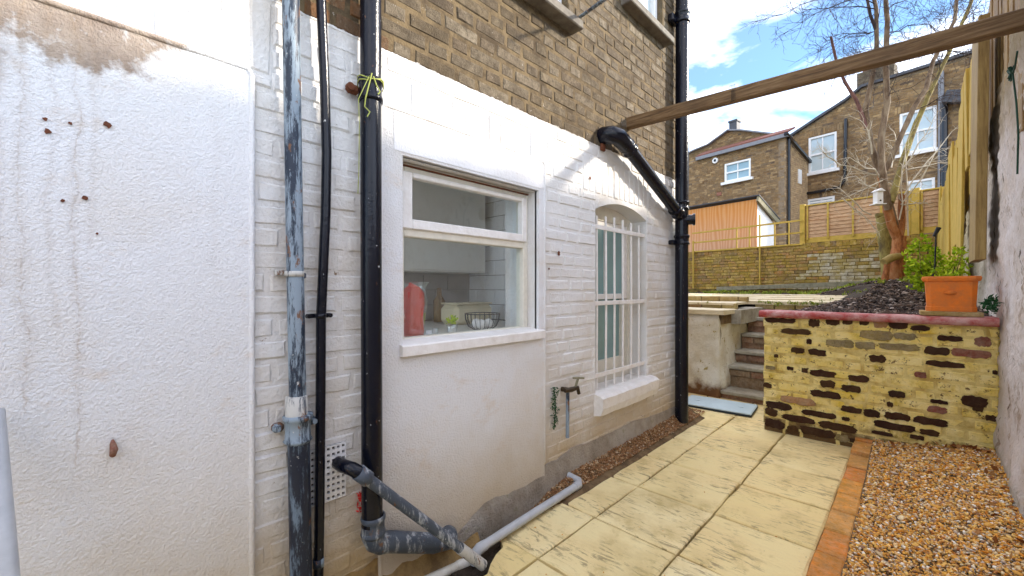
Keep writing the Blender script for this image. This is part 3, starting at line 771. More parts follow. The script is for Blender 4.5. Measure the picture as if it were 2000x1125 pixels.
def leaves(mb, c, rad, n, size, up=.4, squash=1.0):
    for _ in range(n):
        while True:
            q = Vector([random.uniform(-1, 1) for _ in range(3)])
            if q.length < 1: break
        q = Vector((q.x * rad[0], q.y * rad[1], q.z * rad[2])) + Vector(c)
        d = Vector([random.gauss(0, 1) for _ in range(3)]); d.z += up; d.normalize(); s_ = d.orthogonal().normalized()
        s_ = (Matrix.Rotation(random.uniform(0, 6.28), 3, d) @ s_) * size * random.uniform(.18, .32); l = d * size * random.uniform(.7, 1.3)
        mb.add([q, q + l * .45 + s_, q + l, q + l * .45 - s_], [(0, 1, 2, 3)])
mb = MB(); leaves(mb, (-1.8, p.y, CT + .08), (.025, .03, .02), 60, .022); part('leaves', mb, M['leaf'], pl, recalc=False)
for k, (u, h) in enumerate(((850, .05), (838, .04))):
    p = at_x(u, 630, -1.78); single('drinking_glass' if k == 0 else 'salt_pot', crink([(.001, .002), (.014, .003), (.016, h), (.013, h), (.011, .01)], (-1.78, p.y, CT), 0, 0, 12), M['far_white'] if k else M['wrap'], ['tiny clear glass beside the herb pot', 'tiny white pot beside the red wrapped bundle'][k], 'glass' if k == 0 else 'pot')
p = at_x(858, 600, -2.6); mb = crink([(.001, 0), (.045, .003), (.045, .16), (.02, .2), (.018, .26), (.001, .262)], (-2.6, p.y, CT), .02, 3, 16)
single('brown_bottle', mb, M['rust_board'], 'brown bottle standing against the grey kitchen tiles', 'bottle')

# ================================================================ PIPES ON THE HOUSE WALL
def vpt(u, v, x): return at_x(u, v, x)
def collar(c, r, h, axis=(0, 0, 1), n=20, m=0, mb=None, lips=True):
    mb = mb or MB(); c = Vector(c); a = Vector(axis).normalized()
    prof_ = [(-.5, 1.0), (-.5, 1.14), (-.38, 1.2), (-.26, 1.14), (-.2, 1.07), (.2, 1.07), (.26, 1.14), (.38, 1.2), (.5, 1.14), (.5, 1.0)] if lips else [(-.5, 1.0), (-.5, 1.1), (.5, 1.1), (.5, 1.0)]
    mb.tube([c + a * (t * h) for t, _ in prof_], [r * q for _, q in prof_], n, m, caps=False); return mb
# 1: thin grey worn waste stack
p1 = thing('grey_waste_stack', 'worn blue grey iron waste pipe, leftmost full height pipe on the white wall', 'drainpipe', (-1.47, .5, -.1))
a = vpt(568, 0, -1.475); b = vpt(576, 500, -1.475); c = vpt(582, 790, -1.475)
mb = MB(); mb.tube([a + (a - b) * .5, a, b, c + Vector((0, 0, -.02))], .0262, 20); part('pipe', mb, M['grey_worn_pipe'], p1)
d = vpt(583, 842, -1.475); e = vpt(588, 1125, -1.475)
mb = MB(); mb.tube([d + Vector((0, 0, .03)), d.lerp(e, .5), e, e + (e - d) * .5], .034, 20); part('lower_pipe', mb, M['dark_worn_pipe'], p1)
mb = MB(); q = vpt(579, 790, -1.475); mb.tube([q + Vector((0, 0, .03)), q + Vector((0, 0, .028)), q + Vector((0, 0, -.045))], [.027, .033, .034], 20); part('sealing_band', mb, M['worn_white_pipe'], p1)
q = vpt(582, 838, -1.475); mb = MB(); mb.tube([q + Vector((0, 0, z)) for z in (.05, .048, .035, .03, .0, -.03, -.035, -.045)], [.035, .046, .046, .040, .038, .040, .045, .036], 20)
part('socket', mb, M['grey_worn_pipe'], p1)
mb = MB()
for s_ in (-1, 1): mb = MB(); mb.box((q.x - .035, q.y + s_ * .052, q.z + .01), (.03, .035, .03), ch=.008); mb.tube([(q.x - .022, q.y + s_ * .058, q.z + .01), (q.x - .008, q.y + s_ * .058, q.z + .01)], .009, 10); part('wall_lug', mb, M['grey_worn_pipe'], p1)
q = vpt(575, 535, -1.475); mb = collar(q, .0265, .018, lips=False)
mb.box((q.x - .04, q.y - .034, q.z + .004), (.02, .03, .02), ch=.004); mb.box((q.x - .04, q.y + .034, q.z - .004), (.02, .03, .02), ch=.004); part('clip', mb, M['worn_white_pipe'], p1)
# 2: slim black pipe
p2 = thing('slim_black_pipe', 'slim smooth black pipe, second from the left on the white wall', 'drainpipe', (-1.49, .56, -.1))
pts = [vpt(u, v, -1.492) for u, v in ((627, 0), (634, 160), (638, 300), (636, 420), (627, 620), (626, 800), (624, 1000), (622, 1125))]
pts = [pts[0] + Vector((0, -.01, .5))] + pts + [pts[-1] - Vector((0, 0, .3))]
part('pipe', MB().tube(pts, .0165, 16), M['gloss_pipe'], p2)
q = vpt(626, 617, -1.492); mb = collar(q, .0168, .016, lips=False); mb.box((q.x - .018, q.y, q.z), (.012, .088, .016), ch=.004)
for s_ in (-1, 1): mb.tube([(q.x - .022, q.y + s_ * .036, q.z), (q.x - .002, q.y + s_ * .036, q.z)], .008, 10)
part('clip', mb, M['gloss_pipe'], p2)
q = vpt(622, 1098, -1.492); part('joint', collar(q, .0168, .03, lips=False), M['grey_worn_pipe'], p2)
# 3: large black soil pipe with the shoe at the bottom
p3 = thing('black_soil_pipe', 'fat black iron soil pipe with white paint splashes, left of the kitchen window', 'drainpipe', (-1.465, .74, 0))
X3 = -1.467
top3 = vpt(724, 0, X3); bot3 = vpt(727, 1035, X3)
part('pipe', MB().tube([top3 + Vector((0, 0, .8)), top3, vpt(725, 500, X3), bot3], .0385, 24), M['black_pipe'], p3)
q = vpt(724, 178, X3); mb = collar(q, .0387, .085)
part('collar', mb, M['black_pipe'], p3)
mb = MB(); mb.box((q.x - .035, q.y - .055, q.z + .0), (.03, .05, .035), ch=.01); mb.tube([(q.x - .03, q.y - .07, q.z), (q.x - .012, q.y - .07, q.z)], .014, 10); part('wall_lug', mb, M['rusty'], p3)
q = vpt(729, 1025, X3); part('collar', collar(q, .0387, .075), M['splashed_pipe'], p3)
q2 = Vector((X3, bot3.y, bot3.z)); zb = vpt(745, 1062, X3).z; ze = vpt(880, 1052, X3).z
yend = at_x(880, 1045, WX + .05).y
bend = [Vector((X3, q2.y, zb + .09)), Vector((X3, q2.y, zb + .05)), Vector((X3, q2.y + .012, zb + .022)), Vector((X3, q2.y + .035, zb + .004)), Vector((X3, q2.y + .07, zb - .006))]
bend += [Vector((X3, yend - .10, ze + .02)), Vector((X3 - .002, yend - .05, ze + .008)), Vector((X3 - .006, yend - .018, ze + .002)), Vector((X3 - .03, yend, ze - .010)), Vector((X3 - .10, yend + .003, ze - .018))]
part('shoe_bend', MB().tube(bend, [.0395] * 7 + [.044, .046, .044], 24), M['splashed_pipe'], p3)
# green twine round the collar
q = vpt(724, 160, X3); tw = []
for k in range(30):
    t = k / 29 * 2 * math.pi * 1.9; tw.append(q + Vector((.047 * math.cos(t), .047 * math.sin(t), .012 * math.sin(t * .5) - .006 + .006 * math.sin(3 * t))))
mb = MB().tube(tw, .0022, 5)
f = vpt(706, 190, X3 + .04); mb.tube([q + Vector((.045, -.018, .01)), f + Vector((.0, .015, .0)), f + Vector((0, .012, -.03)), f + Vector((.004, .03, -.045)), f + Vector((.004, .02, -.065))], .0024, 5)
mb.tube([q + Vector((.04, -.025, .0)), f + Vector((.002, -.012, -.01)), vpt(702, 240, X3 + .02), vpt(701, 330, X3 + .02), vpt(699, 378, X3 + .01)], .0014, 5)
mb.tube([q + Vector((.045, -.012, .0)), q + Vector((.046, 0, -.03)), q + Vector((.05, .012, -.05)), q + Vector((.049, .004, -.062))], .0026, 5)
single('twine', mb, M['twine'], 'knotted yellow green string tied round the collar of the fat black pipe', 'string')
# diagonal waste pipe in front
dp = thing('diagonal_waste_pipe', 'paint splashed waste pipe slanting down across the foot of the fat black pipe', 'pipe', (-1.36, .95, 0))
A0 = at_x(688, 912, WX + .05); A1 = at_z(935, 1098, .03)
A0 = at_x(700, 922, WX + .115); A1 = at_x(938, 1100, -1.33)
dr = (A1 - A0).normalized()
part('pipe', MB().tube([A0, A0.lerp(A1, .5), A1 - dr * .11], .0205, 18), M['splashed_pipe'], dp)
part('end_pipe', MB().tube([A1 - dr * .14, A1 + dr * .02], .0225, 18), M['worn_white_pipe'], dp)
part('socket', MB().tube([A0 - dr * .0, A0 - dr * .002, A0 + dr * .05, A0 + dr * .055], [.021, .0275, .0275, .021], 18), M['splashed_pipe'], dp)
w0 = Vector((WX, A0.y - .03, A0.z + .012)); part('wall_bend', MB().tube([w0, w0 + Vector((.06, .0, .002)), A0 - dr * .025 + Vector((.0, -.005, .0)), A0 + dr * .01], .0235, 16), M['black_pipe'], dp)
# 4: soil stack at the corner and the branch from the wall
X4 = -1.455; Y4 = 3.61
p4 = thing('corner_soil_stack', 'tall glossy black soil stack standing at the far corner of the house', 'drainpipe', (X4, Y4, 0))
part('pipe', MB().tube([(X4, Y4 + .03, 6), (X4, Y4 + .012, 3.6), (X4, Y4, 1.6), (X4, Y4 - .003, .03)], .055, 28), M['gloss_pipe'], p4)
for v, h in ((40, .10), (404, .075), (470, .085)):
    q = vpt(1336, v, X4); q.y = Y4 + (.01 if v < 100 else 0); part('collar', collar(q, .055, h, n=28), M['gloss_pipe'], p4)
q = vpt(1336, 475, X4); part('wall_lug', MB().box((X4 - .05, Y4 - .07, q.z), (.05, .09, .04), ch=.01), M['gloss_pipe'], p4); part('wall_lug', MB().box((X4 - .05, Y4 - .06, vpt(1336, 45, X4).z), (.05, .12, .07), ch=.01), M['gloss_pipe'], p4)
jz = vpt(1336, 432, X4).z; J = Vector((X4, Y4, jz))
mb = MB(); mb.tube([J + Vector((0, 0, 0)), J + Vector((.085, .04, .004))], .044, 20); mb.tube([J + Vector((.08, .038, .004)), J + Vector((.098, .046, .004))], .052, 20); part('inspection_cap', mb, M['gloss_pipe'], p4)
br = thing('branch_soil_pipe', 'thick black branch pipe slanting from the bare brick wall down to the corner stack', 'pipe', (WX, 2.6, 2.1))
E0 = at_x(1192, 262, WX + .07); E1 = at_x(1222, 282, WX + .085); E2 = J + Vector((-.0, -.02, .03)); dd = (E2 - E1).normalized()
part('pipe', MB().tube([E1, E1.lerp(E2, .5), E2], .047, 24), M['gloss_pipe'], br)
part('elbow', MB().tube([Vector((WX - .02, E0.y + .01, E0.z - .0)), Vector((WX + .02, E0.y, E0.z + .004)), E0 + Vector((.0, .02, .0)), E0 + Vector((.022, .06, -.005)), E1 + dd * .02], [.056, .058, .060, .058, .055], 24), M['gloss_pipe'], br)
part('socket', collar(E1 + dd * .045, .049, .07, dd, 24), M['gloss_pipe'], br)
part('socket', collar(E2 - dd * .10, .049, .09, dd, 24), M['gloss_pipe'], br)
mb = MB(); mb.box((WX + .012, E0.y - .0, E0.z - .075), (.02, .05, .05), ch=.006); part('wall_plate', mb, M['rusty'], br)
# thin stub pipe upstairs
a = at_x(1133, 33, WX + .01); b = at_x(1186, -5, WX + .35)
single('stub_pipe', MB().tube([a, b], .011, 10), M['grey_worn_pipe'], 'thin grey stub pipe sticking out between the upstairs windows', 'pipe')

# ---- air brick
vent = thing('air_brick', 'square white air brick with rows of small holes, behind the slim black pipe', 'vent', (WX, .6, .43))
y0, y1, z0, z1 = .535, .662, .425, .625; nx, nzv = 7, 9
mb = MB(); mb.box((WX + .0005, (y0 + y1) / 2, (z0 + z1) / 2), (.003, y1 - y0 - .008, z1 - z0 - .008)); part('back', mb, M['soil'], vent)
mb = MB(); sy = (y1 - y0) / nx; sz = (z1 - z0) / nzv; hw = .0054
for i in range(nx + 1): 
    ya = y0 if i == 0 else y0 + (i - .5) * sy + hw; yb = y1 if i == nx else y0 + (i + .5) * sy - hw
    mb.box((WX + .007, (ya + yb) / 2, (z0 + z1) / 2), (.012, yb - ya, z1 - z0))
for j in range(nzv + 1):
    za = z0 if j == 0 else z0 + (j - .5) * sz + hw; zb_ = z1 if j == nzv else z0 + (j + .5) * sz - hw
    mb.box((WX + .0065, (y0 + y1) / 2, (za + zb_) / 2), (.0118, y1 - y0 - .001, zb_ - za))
part('grid', mb, M['paint_smooth'], vent)
# ---- outside tap
tap = thing('garden_tap', 'old brass outside tap on a grey pipe below and left of the barred window', 'tap', (WX, 2.08, .33))
q = at_x(1112, 762, WX + .05)
part('pipe', MB().tube([(WX + .04, q.y - .005, .30), (WX + .04, q.y - .003, q.z)], .011, 12), M['grey_worn_pipe'], tap)
mb = MB(); mb.tube([(WX, q.y - .01, q.z), (WX + .05, q.y, q.z)], .015, 12); mb.tube([(WX + .04, q.y - .03, q.z), (WX + .05, q.y + .02, q.z), (WX + .06, q.y + .07, q.z + .005), (WX + .06, q.y + .085, q.z - .035)], [.013, .016, .013, .011], 12)
part('body', mb, M['dark_brass'], tap)
mb = MB(); mb.tube([(WX + .055, q.y + .05, q.z), (WX + .06, q.y + .075, q.z + .06)], .008, 8); mb.tube([(WX + .03, q.y + .06, q.z + .062), (WX + .09, q.y + .10, q.z + .064)], .007, 8); part('handle', mb, M['verge_board'], tap)
mb = MB(); q = at_x(1084, 800, WX + .02)
for k in range(9): leaves(mb, (WX + .02, q.y + random.uniform(-.015, .015), q.z + .12 - k * .026), (.010, .026, .02), 34, .013)
mb.tube([(WX + .012, q.y, q.z - .12), (WX + .018, q.y + .01, q.z), (WX + .012, q.y, q.z + .13)], .003, 5)
single('creeping_plant', mb, M['dark_leaf'], 'dark green plant creeping up the white wall left of the tap', 'plant')
mb = MB()
for (u, v) in ((705, 968), (702, 995), (708, 978)): q = at_x(u, v, WX + .015); leaves(mb, q, (.006, .012, .012), 16, .02)
single('red_seedling', mb, M['red_cloth'], 'tiny red leaved seedling growing from the wall beside the fat black pipe', 'plant')
# ---- nails and old plugs in the rendered wall
for k, (u, v, r, lab) in enumerate(((211, 244, .009, 'dark ragged plug hole high on the rendered wall'), (93, 257, .007, 'left dark plug hole high on the rendered wall'), (138, 241, .004, 'tiny dark hole between two plug holes on the rendered wall'), (88, 233, .005, 'small rusty hole above the left plug hole'), (123, 392, .005, 'rusty screw left of the red wall plug'), (167, 387, .007, 'red wall plug halfway up the rendered wall'), (190, 456, .003, 'tiny rust speck below the red wall plug'), (1091, 495, .013, 'round rusty hole in the white brick between the windows'), (1072, 525, .006, 'small hole beside the round rusty hole'), (1152, 348, .012, 'dark hole in white brick under the branch pipe'))):
    q = at_x(u, v, WX + (.016 if u < 480 else .004)); mb = MB(); ring = []
    for i in range(9): t = i / 9 * 6.283; ring.append((q.x, q.y + r * math.cos(t) * random.uniform(.6, 1.2), q.z + r * math.sin(t) * random.uniform(.6, 1.2)))
    mb.prism(ring, (.003, 0, 0)); single('wall_plug', mb, M['rusty'], lab, 'wall fixing')
q = at_x(220, 873, WX + .016)
single('rusty_bolt', MB().tube([q + Vector((0, 0, .018)), q + Vector((.012, 0, .012)), q + Vector((.022, .002, -.002)), q + Vector((.016, 0, -.016)), q + Vector((0, 0, -.014))], [.003, .006, .0085, .007, .003], 10), M['red_brick'], 'rusty red bolt poking from the lower rendered wall', 'bolt')
# leaning grey pole cut by the left edge
a = at_x(-6, 880, WX + .10); b = at_x(14, 1125, -1.30)
single('leaning_pole', MB().tube([a + (a - b) * .35, a, b, b + (b - a) * .6], .017, 14), M['grey_plastic'], 'grey pole leaning on the rendered wall at the far left', 'pole')

# ================================================================ GROUND AND PATIO
def gravel_z(x, y): return .035 + .06 * sm(y, 3.0, 3.95) + .13 * sm(x, -.15, .38) * (1 - .4 * sm(y, 3, 4)) + .006 * nz(x, y, 0, 7)
def strip_z(x, y): return .02 + .06 * sm(-x, 1.40, 1.55) * sm(y, 1.6, 2.2) - .12 * (1 - sm(y, 1.2, 2.0)) + .008 * nz(x, y, 0, 8)
def bed_z(x, y):
    z = 1.0 + .28 * sm(y, 4.0, 9.0) + .03 * nz(x, y, 0, 1.5) + .05 * sm(y, 7.6, 8.6) * (1 - sm(abs(x + .24), .1, .9))
    left = .955 + .13 * sm(y, 6.2, 10.5)
    t = sm(x + .03 * nz(y, 0, 0, 3), -.95, -.35) if y < 8 else sm(x, -1.6 , -.2)
    return left * (1 - t) + z * t
mb = MB(); mb.grid(lambda i, j: (-60 + 120 * i, -40 + 120 * j, -.32 + .9 * sm(-40 + 120 * j, 12.2, 12.9)), 60, 240); setting('ground', mb, M['dirt'])
mb = MB(); mb.box((-1.0, 1.2, -.18), (1.75, 9.4, .24)); patio = None
mb = MB()
mb.box((-.76, 1.0, -.13), (1.30, 5.9, .12)); mb.box((-.86, 4.46, -.131), (2.2, 1.02, .12)); mb.box((-2.9, 4.5, -.132), (1.9, 1.3, .12)); mb.box((0, 1.0, -.134), (.8, 6, .12))
patio = setting('patio', mb, M['joint_grit'])
def slab(x0, x1, y0, y1, z=0.0, th=.04, mat='slab', parent=None, poly=None, gap=.004, tilt=.004):
    mb = MB(); x0 += gap; x1 -= gap; y0 += gap * 1.5; y1 -= gap * 1.5
    if poly:
        mb.prism([(p[0], p[1], z - th) for p in poly], (0, 0, th))
    else:
        nx_, ny_ = 5, 5; h = [random.uniform(-tilt, tilt) for _ in range(4)]
        def zf(i, j):
            zz = z + (h[0] * (1 - i) * (1 - j) + h[1] * i * (1 - j) + h[2] * (1 - i) * j + h[3] * i * j) * .5
            return zz + .0022 * nz(x0 + i, y0 + j, 0, 4)
        edge = .006
        g = [0, .02, .25, .5, .75, .98, 1]
        vs = []
        for b in g:
            for a in g:
                on = a in (0, 1) or b in (0, 1)
                wx = .008 * nz(x0 + a * 3, y0 + b * 3, 5, 3) if on else 0
                vs.append((x0 + (x1 - x0) * a + wx, y0 + (y1 - y0) * b + wx, zf(a, b) - (edge if on else 0)))
        k = len(g); fs = [(j * k + i, j * k + i + 1, (j + 1) * k + i + 1, (j + 1) * k + i) for j in range(k - 1) for i in range(k - 1)]
        ring = list(range(k)) + [k * j + k - 1 for j in range(1, k)] + [k * (k - 1) + i for i in range(k - 2, -1, -1)] + [k * j for j in range(k - 2, 0, -1)]
        b0 = len(vs); vs += [(vs[i][0], vs[i][1], z - th) for i in ring]
        fs += [(ring[i], ring[(i + 1) % len(ring)], b0 + (i + 1) % len(ring), b0 + i) for i in range(len(ring))]
        mb.add(vs, fs)
    return part('slab', mb, M[mat], parent or patio)
YS = [-1.88, -1.41, -.945, -.478, -.012, .455, .922, 1.388, 1.846, 2.318, 2.785, 3.252, 3.72, 4.185, 4.66, 5.1]
for j in range(len(YS) - 1):
    y0, y1 = YS[j], YS[j + 1]
    if y1 <= 4.2:
        xl = -1.425 - (.02 if y0 > 2.7 else 0)
        if j == 6: pass
        elif y0 < 1.0: slab(-1.425, -1.198, y0, y1) if y1 < .5 else None
        else: slab(xl, -1.198, y0, y1)
        slab(-1.198, -.763, y0, y1); slab(-.763, -.322, y0, y1)
    else:
        for (x0, x1) in ((-3.4, -2.95), (-2.95, -2.51), (-2.51, -2.07), (-2.07, -1.64), (-1.64, -1.198), (-1.198, -.763)):
            if y1 <= 4.2 and x1 < -1.6: continue
            slab(x0, x1, y0, y1)
for (x0, x1) in ((-2.51, -2.07), (-2.07, -1.64), (-1.64, -1.44)): slab(x0, x1, 3.88, 4.185)
# chipped slab over the drain
pl_ = [(-1.199, .93), (-1.199, 1.382), (-1.41, 1.382), (-1.405, 1.36), (-1.36, 1.33), (-1.345, 1.27), (-1.315, 1.21), (-1.28, 1.16), (-1.285, 1.08), (-1.26, 1.0), (-1.245, .93)]
slab(0, 0, 0, 0, poly=pl_)
# brick edging
edg = thing('brick_edging', 'row of orange bricks laid end to end between the slabs and the gravel', 'edging', (-.26, 2.5, 0))
y = 1.06; 
while y < 3.98:
    l = random.uniform(.228, .236); y1 = min(y + l, 3.985)
    if y1 - y > .04:
        zt = .035 + .055 * sm(y, 3.3, 3.9)
        me = brick_mesh(y1 - y, .104, .07, .006, .002, M['edging_brick'], False)
        o = bpy.data.objects.new('brick', me); COL.objects.link(o)
        U = Vector((0, 1, 0)); Nn = Vector((0, 0, 1)); Zz = U.cross(Nn)
        o.matrix_basis = Matrix.Translation((-.262 + random.uniform(-.003, .003), (y + y1) / 2, zt + random.uniform(-.003, .003))) @ Matrix((U, Nn, Zz)).transposed().to_4x4() @ Matrix.Rotation(random.uniform(-.02, .02), 4, 'X')
        adopt(o, edg)
    y = y1 + .007
mb = MB(); mb.box((-.262, 2.0, -.02), (.10, 3.96, .07)); part('bedding', mb, M['old_mortar'], edg)

# loose stones --------------------------------------------------
ico_v = None
def icosa():
    t = (1 + 5 ** .5) / 2
    v = np.array([(-1, t, 0), (1, t, 0), (-1, -t, 0), (1, -t, 0), (0, -1, t), (0, 1, t), (0, -1, -t), (0, 1, -t), (t, 0, -1), (t, 0, 1), (-t, 0, -1), (-t, 0, 1)]) / math.sqrt(1 + t * t)
    f = np.array([(0, 11, 5), (0, 5, 1), (0, 1, 7), (0, 7, 10), (0, 10, 11), (1, 5, 9), (5, 11, 4), (11, 10, 2), (10, 7, 6), (7, 1, 8), (3, 9, 4), (3, 4, 2), (3, 2, 6), (3, 6, 8), (3, 8, 9), (4, 9, 5), (2, 4, 11), (6, 2, 10), (8, 6, 7), (9, 8, 1)])
    return v, f
def scatter(name, pts, smin, smax, flat, mat, lift=.3, tumble=.5, pw=2.0):
    bv, bf = icosa(); n = len(pts); P = np.array(pts)
    sz = smin + (smax - smin) * RNG.random(n) ** pw
    asp = np.stack([RNG.uniform(.8, 1.5, n), RNG.uniform(.6, 1.0, n), RNG.uniform(flat * .7, flat * 1.2, n)], 1) * sz[:, None] / 2
    v = bv[None] * (1 + RNG.uniform(-.22, .22, (n, 12, 1))) * asp[:, None, :]
    a = RNG.uniform(0, 6.283, n); b = RNG.normal(0, tumble, n); c = RNG.normal(0, tumble, n)
    def rot(v, ang, i, j):
        cs, sn = np.cos(ang)[:, None], np.sin(ang)[:, None]; x, y_ = v[..., i].copy(), v[..., j].copy(); v[..., i] = x * cs - y_ * sn; v[..., j] = x * sn + y_ * cs
    rot(v, b, 0, 2); rot(v, c, 1, 2); rot(v, a, 0, 1)
    v += P[:, None]; v[..., 2] += (sz * flat * lift)[:, None]
    V = v.reshape(-1, 3); F = (bf[None] + (np.arange(n) * 12)[:, None, None]).reshape(-1)
    me = bpy.data.meshes.new(name); me.vertices.add(len(V)); me.vertices.foreach_set('co', V.ravel().astype(np.float32))
    nf = len(F) // 3; me.loops.add(len(F)); me.loops.foreach_set('vertex_index', F.astype(np.int32)); me.polygons.add(nf)
    me.polygons.foreach_set('loop_start', np.arange(0, len(F), 3, dtype=np.int32)); me.update(calc_edges=True); me.validate()
    me.materials.append(M[mat]); o = bpy.data.objects.new(name, me); COL.objects.link(o); o['kind'] = 'stuff'; return o
pts = []
while len(pts) < 34000:
    x = random.uniform(-.205, .40); y = random.uniform(1.2, 3.99)
    pts.append((x, y, gravel_z(x, y) + random.uniform(-.004, .005)))
g = scatter('gravel', pts, .005, .0185, .6, 'pebbles')
tag(g, 'golden and brown pea shingle filling the bed beside the brick edging', 'gravel')
pts = [(x, y, gravel_z(x, y) + .006) for x, y in ((random.uniform(-.19, .38), random.uniform(1.5, 3.97)) for _ in range(60))]
tag(scatter('flint_chips', pts, .022, .042, .45, 'pebbles'), 'larger pale flints lying loose on the shingle', 'stones')
mb = MB()
for _ in range(130):
    y = 3.98 - abs(random.gauss(0, .10)) if random.random() < .6 else random.uniform(2.0, 3.9); x = random.uniform(-.2, .37) if y > 3.6 else .37 - abs(random.gauss(0, .07)); leaves(mb, (x, y, gravel_z(x, y) + .012), (.01, .01, .003), 1, random.uniform(.03, .055), -.2)
o = part('fallen_leaves', mb, M['dead_leaf'], None, recalc=False); tag(o, 'brown fallen leaves on the shingle along the foot of the walls', 'leaves', kind='stuff')
pts = [(-.205 - abs(random.gauss(0, .03)), random.uniform(1.3, 3.9), .045) for _ in range(45)] + [(random.uniform(-1.41, -.32), random.uniform(1.3, 4.1), .004) for _ in range(70)]
tag(scatter('stray_stones', [(x, y, z + (.05 * sm(y, 3.3, 3.9) if x > -.32 else 0)) for x, y, z in pts], .003, .010, .6, 'pebbles'), 'a few stray pebbles lying on the slabs and brick edging', 'stones')
mb = MB(); mb.grid(lambda i, j: (-.215 + .62 * i, 1.0 + 3.02 * j, gravel_z(-.215 + .62 * i, 1.0 + 3.02 * j) - .006), 20, 70); setting('gravel_bed', mb, M['dirt'])
pts = []
while len(pts) < 6500:
    x = random.uniform(-1.53, -1.41); y = random.uniform(1.55, 3.9)
    pts.append((x, y, strip_z(x, y) + random.uniform(-.004, .005)))
for _ in range(500): x = random.uniform(-1.62, -1.42); y = random.uniform(3.85, 4.1); pts.append((x, y, .022))
for _ in range(900): x = random.uniform(-1.5, -1.35); y = random.uniform(.7, 1.5); pts.append((x, y, strip_z(x, y)))
tag(scatter('stone_chips', pts, .006, .020, .45, 'chips'), 'brown stone chips in the narrow strip against the house wall', 'gravel')
mb = MB(); mb.grid(lambda i, j: (-1.56 + .42 * i, -3 + 6.95 * j, strip_z(-1.56 + .42 * i, -3 + 6.95 * j) - .004 - .10 * sm(-1.56 + .42 * i, -1.40, -1.3)), 14, 120); setting('drain_trench', mb, M['dirt'])
# muddy fillet of mortar under the pipes
mb = MB(); mb.grid(lambda i, j: (WX + .0 + .10 * i * i + .004, .45 + .85 * j, (.13 - .03 * j) * (1 - i) - .09 * i + .02 * nz(i * 3, j * 14, 0, 1)), 8, 36)
part('mud_skirt', mb, M['muddy'], house)
# blue grey drain rods of the ground: PVC pipes
g1 = thing('grey_surface_pipe', 'light grey plastic pipe lying along the edge of the slabs beside the wall', 'pipe', (-1.46, 1.7, 0))
a = at_z(935, 1072, .035); b = at_z(1128, 948, .035)
part('pipe', MB().tube([a, a.lerp(b, .5) + Vector((0, 0, .002)), b], .0205, 18), M['grey_plastic'], g1)
dr = (b - a).normalized()
part('bend', MB().tube([b - dr * .03, b + dr * .01, b + dr * .03 + Vector((-.02, .01, .005)), Vector((WX + .01, b.y + .03, b.z + .02))], [.023, .024, .0235, .022], 18), M['grey_plastic'], g1)
part('bend', MB().tube([a + dr * .04, a + dr * .005, a + Vector((-.004, -.012, -.012)), a + Vector((-.004, -.018, -.06))], [.023, .024, .024, .023], 18), M['grey_plastic'], g1)
w_ = thing('white_drain_pipe', 'short white plastic pipe with an elbow at the drain, nearest the camera', 'pipe', (-1.40, 1.0, -.05))
a = at_z(845, 1128, -.03); b = at_z(900, 1103, -.03)
part('pipe', MB().tube([a + (a - b) * .8, a, b], .019, 16), M['white_plastic'], w_)
part('bend', MB().tube([b + (a - b) * .15, b, b + (b - a) * .30 + Vector((0, .0, -.006)), b + (b - a) * .42 + Vector((0.01, 0, -.05))], [.021, .0225, .0225, .021], 16), M['white_plastic'], w_)
a = at_z(800, 1112, -.04); b = at_z(872, 1093, -.04)
w_ = single('short_white_pipe', MB().tube([a, a.lerp(b, .6) + Vector((0, 0, .01)), b, b + Vector((.0, .03, -.04))], .014, 14), M['white_plastic'], 'thin white pipe behind the short white elbow pipe at the drain', 'pipe')
mb = MB(); mb.box((-1.425, 1.235, -.06), (.20, .30, .05)); gul = single('drain_gully', mb, M['soil'], 'dark drain hole where the waste pipes meet beside the chipped slab', 'drain')

# blue drain cover / mat
bm_ = thing('blue_mat', 'pale blue ribbed mat lying on the slabs in front of the steps', 'mat', (-1.42, 4.43, .005))
ang = .10; Rm = Matrix.Rotation(ang, 3, 'Z'); C0 = Vector((-1.41, 4.42, .0))
mb = MB(); mb.box(C0 + Vector((0, 0, .014)), (.64, .40, .018), Rm, ch=.004); part('rubber_base', mb, M['mat_rubber'], bm_)
mb = MB()
mb.box(C0 + Vector((0, 0, .026)), (.63, .39, .006), Rm)
for k in range(13): mb.box(C0 + Rm @ Vector((0, -.186 + k * .031, .031)), (.62, .022, .006), Rm, ch=.002)
for k in (-.2, .2): mb.box(C0 + Rm @ Vector((k, 0, .036)), (.05, .02, .006), Rm, ch=.002)
part('ribbed_top', mb, M['mat_blue'], bm_)

